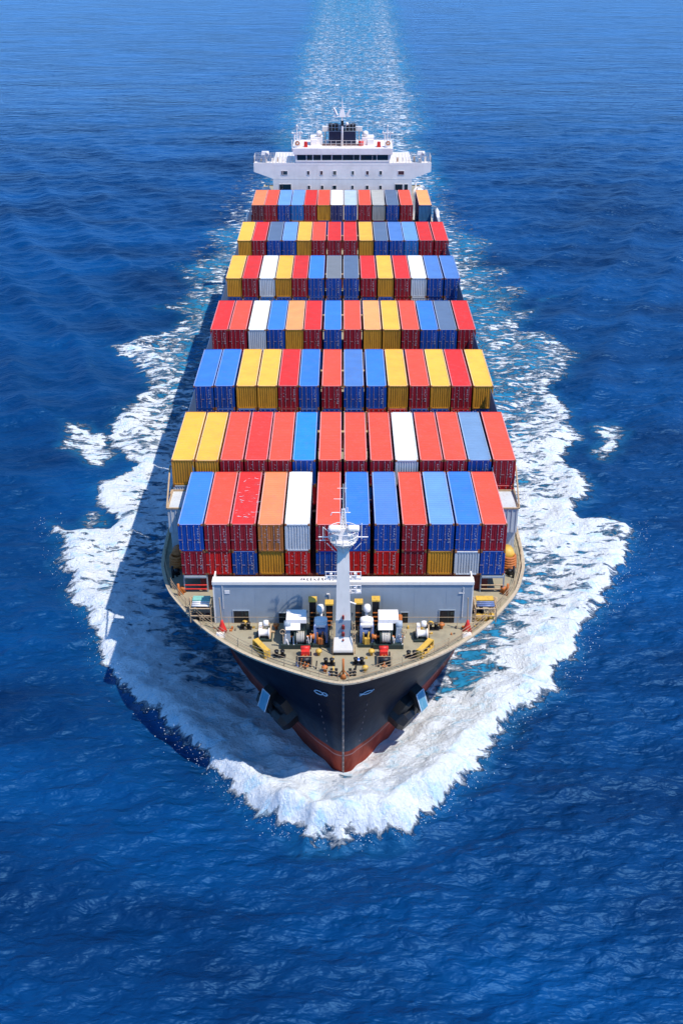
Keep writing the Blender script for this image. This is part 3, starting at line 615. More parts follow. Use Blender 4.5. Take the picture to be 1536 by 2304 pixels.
LOW = [
 ['red','brightred','blue','yellow','brightred','blue','brightred','brightred','red','yellow','white','blue'],
 ['white','blue','red','red','blue','red','blue','red','blue','blue','red','blue','red','brightred'],
 ['blue','blue','blue','blue','red','blue','blue','blue','brightred','brightred','blue','blue','brightred','blue'],
 ['blue','red','blue','yellow','red','blue','blue','red','blue','red','blue','red','blue','red'],
 ['blue','blue','lightblue','blue','blue','blue','blue','blue','blue','blue','brightred','white','blue','blue'],
 ['red','blue','blue','red','blue','red','blue','blue','red','blue','blue','red','blue','red'],
 ['blue','red','blue','yellow','red','blue','blue','red','blue','red','blue','red','blue']]
def body_mesh(L_, H, wall, style):
    """open-work frame, corrugated sides and back; y from 0 (door end) to L"""
    b = MB(); h = CW / 2
    pw = .13
    for sx in (-1, 1):
        for y0 in (0, L_ - pw):
            x0, x1 = sorted((sx * h, sx * (h - pw))); b.box(x0, x1, y0, y0 + pw, .18, H - .18)
        x0, x1 = sorted((sx * h, sx * (h - .10))); b.box(x0, x1, .18, L_ - .18, 0.02, .17); b.box(x0, x1, .18, L_ - .18, H - .12, H - .012)
        # corrugated side
        n = int(L_ / .30); xs_o, xs_i = sx * (h - .03), sx * (h - .08); prev = None; y = pw
        st = (L_ - 2 * pw) / (n * 4)
        for k in range(n * 4 + 1):
            q = ((xs_o, xs_o, xs_i, xs_i)[k % 4], pw + k * st)
            if prev: b.poly([(prev[0], prev[1], .17), (q[0], q[1], .17), (q[0], q[1], H - .12), (prev[0], prev[1], H - .12)][::sx])
            prev = q
    b.box(-h + pw, h - pw, .0, .10, .02, .17); b.box(-h + pw, h - pw, 0.0, .10, H - .13, H - .012); b.box(-h + pw, h - pw, L_ - .1, L_, .02, .17); b.box(-h + pw, h - pw, L_ - .1, L_, H - .13, H - .012)
    b.poly([(h - pw, L_ - .05, .17), (-h + pw, L_ - .05, .17), (-h + pw, L_ - .05, H - .13), (h - pw, L_ - .05, H - .13)])
    b.poly([(-h + .1, .1, .1), (-h + .1, L_ - .1, .1), (h - .1, L_ - .1, .1), (h - .1, .1, .1)])
    # corner castings
    for sx in (-1, 1):
        for y0 in (-.012, L_ - .178):
            for z0 in (0, H - .18):
                x0, x1 = sorted((sx * (h + .008), sx * (h - .17))); b.box(x0, x1, y0, y0 + .19, z0, z0 + .18, m=1)
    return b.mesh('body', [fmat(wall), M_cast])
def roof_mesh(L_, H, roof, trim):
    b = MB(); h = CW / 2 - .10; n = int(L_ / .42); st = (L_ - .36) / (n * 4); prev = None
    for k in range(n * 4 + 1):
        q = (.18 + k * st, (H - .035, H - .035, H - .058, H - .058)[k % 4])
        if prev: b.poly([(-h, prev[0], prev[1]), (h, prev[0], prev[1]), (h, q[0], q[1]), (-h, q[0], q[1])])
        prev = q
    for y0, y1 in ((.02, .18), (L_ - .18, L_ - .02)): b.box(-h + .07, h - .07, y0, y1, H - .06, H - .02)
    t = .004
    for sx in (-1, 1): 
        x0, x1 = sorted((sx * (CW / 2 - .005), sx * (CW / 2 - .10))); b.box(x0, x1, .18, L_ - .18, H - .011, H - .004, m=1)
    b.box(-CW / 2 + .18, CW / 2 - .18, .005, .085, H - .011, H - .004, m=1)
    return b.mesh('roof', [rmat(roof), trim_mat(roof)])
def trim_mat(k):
    c = RF[k]; return paint('rail_edge_' + k, tuple(min(.85, v * .75 + .22) for v in c), .5, .1, (.3, .15, .08), .4)  # paler than the roof: light on the top rails painted in
def door_mesh(side, H, wall):
    b = MB(); x0, x1 = sorted((side * .012, side * (CW / 2 - .135))); z0, z1 = .17, H - .13
    # ribbed leaf
    n = 5; w_ = (x1 - x0)
    b.box(x0, x1, .045, .075, z0 + .02, z1 - .02)
    for k in range(n):
        a = x0 + w_ * (k + .18) / n; c = x0 + w_ * (k + .82) / n; b.box(a, c, .02, .045, z0 + .12, z1 - .12, top=(0, 0))
    for z in (z0 + .02, z1 - .1): b.box(x0, x1, .018, .043, z, z + .08)
    return b.mesh('door', [fmat(wall)])
def rod_mesh(x, H, flip):
    b = MB(); b.bar((x, -.008, .12), (x, -.008, H - .08), .019, n=5)
    for z in (.2, H * .33, H * .62, H - .2): b.box(x - .04, x + .04, -.03, .02, z - .035, z + .035)
    zh = H * .42; x1, x2 = sorted((x, x + flip * .36)); b.box(x1, x2, -.045, -.02, zh, zh + .035)
    return b.mesh('locking_bar', [M_rod])
def end_mesh(H, wall):
    b = MB(); h = CW / 2 - .13; n = 8; st = 2 * h / (n * 4); prev = None
    for k in range(n * 4 + 1):
        q = (-h + k * st, (.02, .02, .065, .065)[k % 4])
        if prev: b.poly([(prev[0], prev[1], .17), (q[0], q[1], .17), (q[0], q[1], H - .13), (prev[0], prev[1], H - .13)])
        prev = q
    return b.mesh('end_wall', [fmat(wall)])
def mark_mesh(v, H):
    b = MB(); rr = random.Random(v); y = .0155
    def st(x, z, dx, dz, t=.028):
        d = Vector((dx, dz)); n_ = Vector((-d.y, d.x)).normalized() * t / 2
        b.poly([(x - n_.x, y, z - n_.y), (x + dx - n_.x, y, z + dz - n_.y), (x + dx + n_.x, y, z + dz + n_.y), (x + n_.x, y, z + n_.y)])
    x = .62; z = H - .45
    for k in range(4):      # code letters running down the leaf, worn
        st(x + rr.uniform(-.02, .05), z, rr.uniform(-.03, .03), -.17); 
        if rr.random() < .7: st(x, z - rr.uniform(0, .16), .14, rr.uniform(-.05, .05))
        z -= .25
    z -= .12
    for k in range(rr.choice((2, 3))):
        st(x, z, .12, 0); st(x, z, 0, -.14); st(x + .12, z, 0, -.14); st(x, z - .14, .12, 0) if rr.random() < .6 else None
        z -= .27
    if v % 3 == 0:
        for k in range(3): st(-.55 + rr.uniform(-.1, .1), H - .5 - k * .4, rr.uniform(.03, .12), -.1)
    return b.mesh('marking', [M_mark])
cache = {}
def cm(key, fn, *a):
    if key not in cache: cache[key] = fn(*a)
    return cache[key]
ORD = ['first', 'second', 'third', 'fourth', 'fifth', 'sixth', 'seventh', 'eighth', 'ninth', 'tenth', 'eleventh', 'twelfth', 'thirteenth', 'fourteenth']
ROWN = ['frontmost', 'second', 'third', 'fourth', 'fifth', 'sixth', 'rearmost']
RNAME = {'red': 'red', 'coral': 'coral red', 'brightred': 'bright red', 'blue': 'blue', 'brightblue': 'vivid blue', 'lightblue': 'light blue', 'slate': 'slate grey roofed blue', 'bluegrey': 'blue-grey roofed', 'periwinkle': 'dull blue', 'yellow': 'yellow',
 'deepyellow': 'deep yellow', 'white': 'cream white', 'orange': 'orange-roofed', 'lightorange': 'light orange roofed', 'grey': 'grey-roofed blue', 'beige': 'beige', 'steel': 'steel blue', 'patch': 'pale patchy-roofed'}
def container(X, Y, Z, L_, H, roof, wall, label, variant, visible_door=True):
    r = empty('shipping_container', (X, Y, Z)); r.rotation_euler = (0, 0, R(random.uniform(-.12, .12)))
    tag(r, label, 'container', 'shipping containers stacked on deck')
    def part(name, me, parent=r):
        o = bpy.data.objects.new(name, me); COL.objects.link(o); o.parent = parent; return o
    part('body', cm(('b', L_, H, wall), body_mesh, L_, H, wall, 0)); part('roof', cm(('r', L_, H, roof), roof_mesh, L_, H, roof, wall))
    if wall in ('yellow', 'white', 'grey', 'steel') or (variant % 13 == 5 and wall == 'blue' and False):
        part('end_wall', cm(('e', H, wall), end_mesh, H, wall))
    else:
        for sd_ in (-1, 1):
            d = part('door', cm(('d', sd_, H, wall), door_mesh, sd_, H, wall))
            if visible_door:
                for x, fl in ((.32 * sd_, 1), (.82 * sd_, -1)): part('locking_bar', cm(('k', x, H, fl), rod_mesh, x, H, fl), d)
        if visible_door: part('marking', cm(('m', variant % 7, H), mark_mesh, variant % 7, H))
    return r
random.seed(77)
cnt = 0
LN = lambda k: RNAME.get(k, k)
for bi, (Y, ZT, L_) in enumerate(BAYS):
    xs = X12 if bi == 0 else (X7 if bi == 6 else X14)
    for i, (rf, wl) in enumerate(TOP[bi]):
        cnt += 1
        nb = []
        if i > 0: nb.append(LN(TOP[bi][i - 1][0]))
        if i < len(xs) - 1: nb.append(LN(TOP[bi][i + 1][0]))
        if bi == 6 and rf == 'coral' and wl == 'yellow': nm = 'coral-roofed yellow-fronted'
        else: nm = LN(rf)
        extra = ' with scratched roof' if (bi == 0 and i == 2) else ''
        lab = '%s container%s, %s from left in the top tier of the %s row' % (nm, extra, ORD[i], ROWN[bi])
        container(xs[i] + random.uniform(-.02, .02), Y + random.uniform(-.05, .05), ZT - CH, L_, CH, rf, wl, lab, random.randrange(100))
    H2 = 2.6 if bi == 0 else CH
    for i, wl in enumerate(LOW[bi]):
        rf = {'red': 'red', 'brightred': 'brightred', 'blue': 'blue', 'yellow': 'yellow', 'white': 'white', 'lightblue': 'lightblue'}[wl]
        lab = '%s container under the top tier, %s from left in the %s row' % (LN(wl), ORD[i], ROWN[bi])
        container(xs[i] + random.uniform(-.02, .02) + (.12 if bi == 0 and i == 0 else 0), Y + random.uniform(-.05, .05), ZT - CH - .03 - H2, L_, H2, rf, wl, lab, random.randrange(100), bi in (0, 1, 2, 4))
# scratches on one roof
b = MB(); rs = random.Random(4)
for k in range(26):
    x = rs.uniform(-1, 1); y = rs.uniform(.6, 9.8); a = rs.uniform(-.5, .5) + (1.5 if rs.random() < .2 else 0); l = rs.uniform(.1, .5); t = rs.uniform(.012, .04)
    d = Vector((math.cos(a), math.sin(a))) * l; n_ = Vector((-d.y, d.x)).normalized() * t
    b.poly([(x - n_.x, y - n_.y, CH + k * .0005), (x + d.x - n_.x * .3, y + d.y - n_.y * .3, CH + k * .0005), (x + d.x + n_.x * .3, y + d.y + n_.y * .3, CH + k * .0005), (x + n_.x, y + n_.y, CH + k * .0005)])
for o in COL.objects:
    if o.get('label', '').startswith('red container with scratched roof'): b.build('scratches', M_mark, o)
M_blocker = paint('shadow_blocker_grey', (.07, .12, .20), .6, .1)
# hatch platforms, coamings and lashing bridges
for bi, (Y, ZT, L_) in enumerate(BAYS):
    xs = X12 if bi == 0 else (X7 if bi == 6 else X14)
    base = ZT - CH - .03 - (2.6 if bi == 0 else CH)
    r = grp('hatch_platform'); b = MB(); xa, xb = xs[0] - 1.2, xs[-1] + 1.2
    if bi == 0:
        b.box(xa + 1.6, xb - 1.6, Y + .5, Y + L_, 15, base - .25); b.box(xa, xb, Y + .25, Y + L_, base - .25, base - .02)
    else:
        b.box(xa + 2.5, xb - 2.5, Y + .3, Y + L_, 15, base - .3); b.box(xa + .2, xb - .2, Y + .2, Y + L_, base - .3, base - .02)
    b.build('hatch_cover', paint('hatch_red', (.16, .02, .02), .6, .1), r)
    for s, X in ((-1, xa), (1, xb)):
        b = MB(); b.box(X - s * .1 - .06, X - s * .1 + .06, Y + .1, Y + .3, 15, base - .02); b.box(X - s * 2.3 - .06, X - s * 2.3 + .06, Y + .1, Y + .3, 15, base - .02)
        x0, x1 = sorted((X - s * .16, X - s * 2.24))
        b.box(x0, x1, Y - .1, Y + .3, base - .32, base - .12); b.build('pedestal', M_grey, r)
        b = MB()
        for k in range(2 if bi == 0 else 3): b.bar((x0, Y + .1, 15.35 + .45 * k), (x1, Y + .1, 15.35 + .45 * k), .07)
        b.build('cross_rail', M_red if s < 0 else M_gun, r)
    if bi > 0:
        # lashing bridge just before the bay
        r = grp('lashing_bridge'); b = MB()
        ed = [xs[0] - 1.28] + [(xs[k] + xs[k + 1]) / 2 for k in range(len(xs) - 1)] + [xs[-1] + 1.28]
        for x in ed: b.box(x - .06, x + .06, Y - .62, Y - .46, 15, base + CH - .12 if bi > 1 else base + 1)
        b.build('post', M_gun, r)
        b = MB(); b.box(ed[0], ed[-1], Y - 1.1, Y - .63, base + .3, base + .4); b.build('walkway', M_gun, r)
        b = MB()
        for s in (-1, 1): 
            for q in (0, 1.2): b.bar((s * 17.75, Y - .6 - q, 15), (s * 17.9, Y - .6 - q, base + 1.6), .08)
            b.bar((s * 17.9, Y - .6, base + 1.6), (s * 17.9, Y - 1.8, base + 1.6), .06)
        b.build('side_stay', M_mast, r)
        y0 = BAYS[bi - 1][0] + BAYS[bi - 1][2]
        for s in (-1, 1):
            X = 15.2 if bi == 1 else (17.30 if bi < 6 else 16.9); ga = .03 if bi == 1 else .25
            b = MB(); b.box(min(s * X, s * (X + .06)), max(s * X, s * (X + .06)), y0 + ga, Y - ga, 16.0, 22.5 if bi == 1 else 23.0)
            for yy in np.arange(y0 + .5, Y - .4, 1.1): b.box(min(s * (X + .06), s * (X + .12)), max(s * (X + .06), s * (X + .12)), yy, yy + .1, 16.0, 22.9)
            b.build('end_plate', M_blocker, r)  # opaque plates added across bay gaps to keep the ship's shadow edge straight
# rear end details beside the last row
for s, X in ((-1, -17.5), (1, 17.75)):
    r = grp('deck_tank', 'pale %s tank standing beside the rearmost container row' % ('blue-grey' if s < 0 else 'white'))
    b = MB(); b.box(X - .7, X + .7, 209.6, 213.8, 17.0, 20.9, top=(.25, .3)); b.build('tank_shell', paint('pale_tank', (.45, .55, .62), .5) if s < 0 else M_white, r)
    b = MB(); b.box(X - .75, X + .75, 209.5, 214.0, 15.0, 17.0); b.build('tank_base', M_grey, r)
    if s > 0: b = MB(); b.lathe([(.5, 20.9), (.45, 21.6), (0, 22.3)], (X, 211.6, 0), 'z', 10); b.build('tank_cap', M_white, r)

# ------------------------------------------------------------------ superstructure
SY = 228.0
ss = grp('superstructure', 'white bridge house with wide open wings across the stern')
b = MB(); b.box(-13.8, 13.9, SY, SY + 13, 15, 26.6); b.box(-13.8, 13.9, SY - .03, SY, 24.0, 24.06); b.box(-13.8, 13.9, SY - .02, SY, 21.0, 21.05); b.build('accommodation_block', M_white, ss)
b = MB()
for s, X0, XT in ((-1, -13.8, -17.55), (1, 13.9, 17.65)):
    pr = [(X0, 24.0), (XT, 25.35), (XT, 27.05), (X0, 27.05)]
    lo = [(x, SY - .01, z) for x, z in pr]; hi = [(x, SY + 1.4, z) for x, z in pr]
    b.poly(lo if s > 0 else lo[::-1]); b.poly(hi)
    for k in range(4): b.poly([lo[k], lo[(k + 1) % 4], hi[(k + 1) % 4], hi[k]])
b.box(-13.8, 13.9, SY - .01, SY + 1.4, 26.6, 27.05)
b.build('bridge_wing', M_white, ss)
b = MB(); b.box(-9.15, 9.35, SY + .05, SY + 8, 27.05, 28.7, top=(-.35, 0)); b.build('wheelhouse', M_white, ss)
b = MB(); b.box(-9.65, 9.85, SY - .25, SY + 8.3, 28.72, 29.9, top=(-.12, -.05)); b.box(-9.4, 9.6, SY - .12, SY + 8.2, 29.9, 30.0); b.build('wheelhouse_roof', M_white, ss)
wx = [-8.9, -7.15, -6.98, -5.9, -5.7, -4.25, -4.0, -2.15, -1.95, -.05, .1, 2.2, 2.3, 3.4, 3.65, 5.9, 6.0, 6.75, 6.9, 9.05]
for k in range(0, len(wx), 2):
    b = MB(); b.box(wx[k], wx[k + 1], SY - .02, SY + .03, 27.62, 28.62); b.build('bridge_window', M_glass, ss)
b = MB(); b.box(-9.2, 9.4, SY - .06, SY + .02, 27.3, 27.58); b.build('window_sill', M_white, ss)
for z, lst in ((25.15, ((-11.35, .9), (-11.95, .25), (-6.75, .45), (-4.12, .45), (-1.5, .6), (2.1, .42), (5.0, .5), (7.65, .45), (11.7, 1.15))), (22.3, ((-11.1, 1.75), (-12.3, .5), (-6.65, .45), (-4.0, .45), (-1.55, .7), (2.05, .42), (4.98, .5), (7.65, .45), (11.3, 1.5), (12.75, .7)))):
    for x, w_ in lst:
        hh = .36 if (z > 24 or w_ < .8) else .62
        if z < 24 and (abs(x) > 10.5): hh = .62
        b = MB(); b.box(x - w_ / 2, x + w_ / 2, SY - .045, SY - .012, z - hh, z + hh); o = b.build('window', M_glass, ss)
        f = MB()
        f.box(x - w_ / 2 - .07, x - w_ / 2, SY - .065, SY - .012, z - hh - .07, z + hh + .07); f.box(x + w_ / 2, x + w_ / 2 + .07, SY - .065, SY - .012, z - hh - .07, z + hh + .07)
        f.box(x - w_ / 2, x + w_ / 2, SY - .065, SY - .012, z + hh, z + hh + .07); f.box(x - w_ / 2, x + w_ / 2, SY - .065, SY - .012, z - hh - .07, z - hh)
        # frames stay with the window group
        f.v = [(a, c, d) for a, c, d in f.v]; fo = bpy.data.objects.new('window_frame', f.mesh('window_frame', [M_white])); COL.objects.link(fo); fo.parent = ss
M_rail = paint('tan_white_rail', (.62, .55, .50), .5, .05)
for s, a, c in ((-1, -17.45, -9.9), (1, 10.1, 17.55)):
    for yy in (SY + .1, SY + 4.0): railing([(a, yy), (c, yy)], 1.15, .62, .045, .05, M_rail, rails=3, base=27.05, label='wing railing on the %s side' % ('left' if s < 0 else 'right'))
    railing([(a if s < 0 else c, SY + .1), (a if s < 0 else c, SY + 4.0)], 1.15, .8, .045, .05, M_rail, rails=3, base=27.05)
for X in (-15.2, 15.6):
    r = grp('wing_radar', 'white searchlight post on the %s bridge wing' % ('left' if X < 0 else 'right'))
    b = MB(); b.bar((X, SY + .6, 27.05), (X, SY + .6, 28.5), .16, n=8); b.build('post', M_white, r)
    b = MB(); b.box(X - .8, X + .8, SY + .2, SY + 1.0, 28.5, 29.2, top=(.12, .1)); b.lathe([(0, -.2), (.3, -.2), (.36, .1), (0, .15)], (X + .4, SY + .2, 28.9), 'y', 10); b.build('lamp_housing', M_white, r)
random.seed(31)
for k in range(12):
    X = (-1, 1)[k % 2] * (10.8 + k // 2 * 1.1); b = MB(); b.box(X, X + random.uniform(.2, .7), SY + 1.2, SY + 2, 27.05, 27.05 + random.uniform(.3, .9), top=(.03, .05)); P('wing_locker', b, (M_mast, M_gun, M_mast)[k % 3])
# monkey island
fn = grp('funnel', 'boxy navy blue funnel with black top behind the bridge')
FY = 230.2
b = MB(); b.box(-2.75, -.12, FY, FY + 6, 27.5, 32.7, top=(.12, 0)); b.box(.12, 2.75, FY, FY + 6, 27.5, 32.7, top=(.12, 0)); b.box(-.12, .12, FY + .15, FY + 6, 27.5, 32.6); b.build('funnel_casing', M_navy, fn)
b = MB(); b.box(-2.65, 2.65, FY + .2, FY + 5.5, 32.75, 33.0)
for x in (-2.3, -1.3, 1.2, 2.2): b.lathe([(0, 33.0), (.42, 33.0), (.42, 33.9), (.3, 34), (.3, 33.7), (0, 33.7)], (x, FY + 1.6, 0), 'z', 12)
b.box(.9, 2.6, FY + .9, FY + 1.0, 33.0, 34.0); b.box(-2.6, -.8, FY + 1.2, FY + 1.3, 33.0, 34.0)
b.build('exhaust_stack', M_black, fn)
b = MB(); b.box(-2.8, 2.8, FY - .06, FY + .1, 32.71, 32.78)
for x in np.linspace(-2.8, 2.8, 9): b.bar((x, FY + .05, 32.7), (x, FY + .05, 34.1), .05)
for z in (33.4, 34.1): b.bar((-2.8, FY + .05, z), (2.8, FY + .05, z), .05)
b.build('funnel_rail', M_grey, fn)
b = MB(); b.bar((-.0, SY + 1.5, 30), (0, SY + 1.5, 37.2), .22, n=8, r2=.15); b.bar((-1.7, SY + 1.4, 36.5), (1.7, SY + 1.4, 36.5), .14); b.bar((-1.0, SY + 1.4, 36.8), (-1.6, SY + 1.4, 38.2), .24); b.bar((.9, SY + 1.4, 36.6), (1.4, SY + 1.4, 37.8), .24); b.bar((0, SY + 1.5, 37.2), (0, SY + 1.5, 40.4), .16, r2=.07); b.bar((-.7, SY + 1.5, 38.4), (.7, SY + 1.5, 38.4), .06); b.lathe([(0, -.25), (.25, 0), (0, .25)], (-1.65, SY + 1.5, 38.2), 'z', 8); b.lathe([(0, -.25), (.25, 0), (0, .25)], (1.45, SY + 1.5, 37.9), 'z', 8); b.box(-.6, .6, SY + 1.2, SY + 1.8, 36.4, 38.0, top=(.25, .2))

b.lathe([(0, -.4), (.32, -.2), (.32, .15), (0, .4)], (.95, SY + 1.5, 34.9), 'z', 10)
sq(b, 30, .87); P('radar_mast', b, M_white, label='slim white radar mast in front of the funnel')
b = MB(); b.lathe([(.26, 33.9), (.26, 34.9)], (0, SY + 1.5, 0), 'z', 8); P('mast_collar', b, M_black)
for s in (-1, 1):
    r = grp('bridge_top_house', 'white equipment house on the wheelhouse roof, %s of the funnel' % ('left' if s < 0 else 'right'))
    b = MB(); x0, x1 = sorted((s * 3.9, s * 6.3)); b.box(x0, x1, SY + 2.5, SY + 5.5, 30, 31.5); b.box(s * 5.6 - .6, s * 5.6 + .6, SY + 2.1, SY + 3, 30, 31.1); b.build('house_wall', M_white, r)
    b = MB(); b.lathe([(.15, 0), (.5, .2), (.6, .6), (.5, 1.0), (0, 1.2)], (s * 4.6, SY + 3.4, 31.5), 'z', 12); b.build('satellite_dome', M_white, r); b = MB(); b.box(s * 3.3 - .7, s * 3.3 + .7, SY + 5, SY + 5.6, 32.2, 33.1); b.bar((s * 3.4, SY + 5.3, 30), (s * 3.4, SY + 5.3, 32.3), .12); b.build('searchlight', M_white, r)
    r = grp('antenna_cluster', 'white antenna cluster at the %s corner of the wheelhouse roof' % ('left' if s < 0 else 'right'))
    b = MB(); X = s * 8.9
    b.box(X - .5, X + .6, SY + .4, SY + 1.6, 30, 31.0); b.bar((X, SY + 1, 31), (X, SY + 1, 33.8), .12); b.bar((X - .9, SY + 1, 32.6), (X + .9, SY + 1, 32.6), .09); b.bar((X + .5, SY + 1, 31), (X + .5, SY + 1, 32.9), .14); b.bar((X - .5, SY + 1, 31), (X - .5, SY + 1, 32.3), .14)
    b.lathe([(0, -.25), (.35, 0), (0, .25)], (X + .9 * s, SY + 1, 32.6), 'z', 8); b.lathe([(0, -.3), (.3, 0), (0, .3)], (X, SY + 1, 33.9), 'z', 8); b.lathe([(0, -.25), (.28, 0), (0, .25)], (X - .9 * s, SY + 1, 32.7), 'z', 8); b.bar((X + 1.0 * s, SY + .6, 29.2), (X + 1.0 * s, SY + .6, 31.4), .1)
    b.build('antenna_bracket', M_white, r)
    o = MB(); o.torus((s * 8.9 + .15 + .1, SY - .0, 30.85), .32, .11, 'y'); lo = o.build('life_ring', M_org); tag(lo, 'orange life ring hanging on the %s corner of the wheelhouse roof' % ('left' if s < 0 else 'right'), 'life ring', 'life rings on the bridge')
    b = MB(); b.box(s * 7.2 - .38, s * 7.2 + .38, SY + .4, SY + 1.1, 30, 31.0, top=(.05, .05)); P('fire_locker', b, M_red, label='red locker on the wheelhouse roof')
    for x, h in ((8.2, 6.0), (5.0, 5.5), (6.6, 3)):
        b = MB(); b.bar((s * x, SY + 3, 30), (s * x, SY + 3, 30 + h), .035, r2=.02); P('whip_aerial', b, M_white)
railing([(-4.2, SY + .8), (4.4, SY + .8)], 1.2, 1.0, .05, .06, M_rail, rails=2, base=30, label='railing before the funnel on the wheelhouse roof')
b = MB(); b.box(-4, 4.1, SY + 2.0, SY + 2.1, 30, 30.35); P('roof_screen', b, paint('brown_screen', (.12, .05, .045), .6))
b = MB(); b.lathe([(0, 0), (.5, 0), (.5, .9), (0, .95)], (3.7, SY + 2.2, 30), 'z', 12); P('red_drum', b, M_red)
# lifeboats peeping out either side
for s in (-1, 1):
    b = MB(); b.lathe([(0, -3.2), (.9, -2.4), (1.25, 0), (.9, 2.4), (0, 3.2)], (s * 15.6, SY + 5, 19.9), 'y', 12); o = b.build('lifeboat', M_white); o.location = (0.15, 0, 0)
    tag(o, 'white lifeboat half hidden at the %s side of the bridge house' % ('left' if s < 0 else 'right'), 'lifeboat', 'lifeboats beside the bridge house')
    b = MB(); b.bar((s * 14.6, SY + 3, 15), (s * 15.2, SY + 3, 21.6), .14); b.bar((s * 15.2, SY + 3, 21.6), (s * 16.6, SY + 3, 21.7), .12); b.bar((s * 14.6, SY + 7, 15), (s * 15.2, SY + 7, 21.6), .14); b.bar((s * 15.2, SY + 7, 21.6), (s * 16.6, SY + 7, 21.7), .12); P('davit', b, M_white)

# ------------------------------------------------------------------ SEA
def vnoise(x, y, seed):
    rg = np.random.default_rng(seed); T = rg.random((256, 256))
    xi = np.floor(x).astype(np.int64); yi = np.floor(y).astype(np.int64); fx = x - xi; fy = y - yi
    fx = fx * fx * (3 - 2 * fx); fy = fy * fy * (3 - 2 * fy); x0 = xi & 255; x1 = (xi + 1) & 255; y0 = yi & 255; y1 = (yi + 1) & 255
    return (T[x0, y0] * (1 - fx) + T[x1, y0] * fx) * (1 - fy) + (T[x0, y1] * (1 - fx) + T[x1, y1] * fx) * fy
def fbm(x, y, sc, oct=4, seed=0, gain=.5):
    v = 0; a = 1; t = 0
    for o in range(oct):
        v = v + a * vnoise(x * sc + o * 37.7, y * sc + o * 17.3, seed + o); t += a; a *= gain; sc *= 2.03
    return v / t
def smooth(a, b, x):
    t = np.clip((x - a) / (b - a), 0, 1); return t * t * (3 - 2 * t)
def fft_field(Lm, N, lmin, lmax, wdir, seed, spread=2):
    rg = np.random.default_rng(seed); k1 = np.fft.fftfreq(N, Lm / N) * 2 * np.pi; kx, ky = np.meshgrid(k1, k1, indexing='ij'); k = np.hypot(kx, ky); k[0, 0] = 1
    c = (kx * np.cos(wdir) + ky * np.sin(wdir)) / k
    S = k ** -4.0 * (np.abs(c) ** spread + .06); lam = 2 * np.pi / k
    S *= (lam > lmin) & (lam < lmax); S[0, 0] = 0
    ph = (rg.normal(size=(N, N)) + 1j * rg.normal(size=(N, N))) * np.sqrt(S)
    h = np.fft.ifft2(ph).real; sd_ = h.std(); return [h / sd_, np.fft.ifft2(1j * kx / k * ph).real / sd_, np.fft.ifft2(1j * ky / k * ph).real / sd_]
def sample(F, Lm, x, y):
    N = F.shape[0]; u = (x / Lm * N) % N; v = (y / Lm * N) % N; i = np.floor(u).astype(int); j = np.floor(v).astype(int); fu = u - i; fv = v - j; i %= N; j %= N; i1 = (i + 1) % N; j1 = (j + 1) % N
    return (F[i, j] * (1 - fu) + F[i1, j] * fu) * (1 - fv) + (F[i, j1] * (1 - fu) + F[i1, j1] * fu) * fv
def axis(lo, hi, c0, c1, fine, ratio, cap):
    v = list(np.arange(c0, c1, fine)); s = fine; x = v[-1]
    while x < hi: s = min(s * (1 + ratio), cap(x)); x += s; v.append(x)
    s = fine; x = v[0]; w_ = []
    while x > lo: s = min(s * (1 + ratio), cap(x)); x -= s; w_.append(x)
    return np.array(w_[::-1] + v)
ax = axis(-9000, 9000, -48, 48, .34, .02, lambda x: .9 if abs(x) < 90 else (1.6 if abs(x) < 330 else 1e9))
ay = axis(-3000, 14000, 48, 120, .29, .012, lambda y: max(.29, .0040 * abs(y)) if 0 < y < 1150 else 1e9)
GX, GY = np.meshgrid(ax, ay, indexing='ij')
SXp = np.gradient(ax)[:, None] + 0 * GX; SYp = np.gradient(ay)[None, :] + 0 * GY; SP = np.maximum(SXp, SYp)
FA = fft_field(197, 512, 7, 34, R(74), 1, 4); FB = fft_field(83, 512, 2.6, 7.5, R(98), 2, 3); FC = fft_field(47, 512, 1.05, 3.1, R(86), 3, 2.5)
wA = np.clip(1.6 - SP / 4, 0, 1) * (1 - .8 * smooth(220, 480, GY)); wB = np.clip(1.8 - SP / 1.1, 0, 1); wC = np.clip(1.8 - SP / .55, 0, 1)
gust = .65 + .7 * fbm(GX, GY, .012, 3, 60)
H = 0; DX = 0; DY = 0
for Fd, Lm, am, off, ch in ((FA, 197, .17 * wA, 0, .6), (FB, 83, .125 * gust * wB, 3, .9), (FC, 47, .074 * gust * wC, 0, .9)):
    h0, dx0, dy0 = (sample(f, Lm, GX + off, GY) for f in Fd); H = H + am * h0; DX = DX + ch * am * dx0; DY = DY + ch * am * dy0
# Kelvin wake: diverging crests each side plus gentle transverse waves astern
aX = np.abs(GX - .15)
a_ = R(27); s_ = aX * math.cos(a_) - (GY - 80) * math.sin(a_)
env = smooth(120, 190, GY) * np.exp(-((aX - (32 + .30 * (GY - 120))) / (16 + .12 * np.clip(GY - 120, 0, 1e9))) ** 2) * (1 - smooth(230, 520, GY))
warp = 16 * fbm(GX, GY, .014, 3, 5)
crest = np.cos((s_ + warp) * 2 * np.pi / (13 + .006 * np.clip(GY - 100, 0, 1e9))); H += .7 * env * (np.exp(1.4 * (crest - 1)) * 1.6 - .5) * (SP < 6)
# foam outlines, sea-level plan coordinates
def px(l): 
    out = []
    for x, y in l:
        D = 213360 / (y + 243); out.append(((x - 768) * 84.5 / (y + 243), (D - 35.8) / .8754))
    return np.array(out)

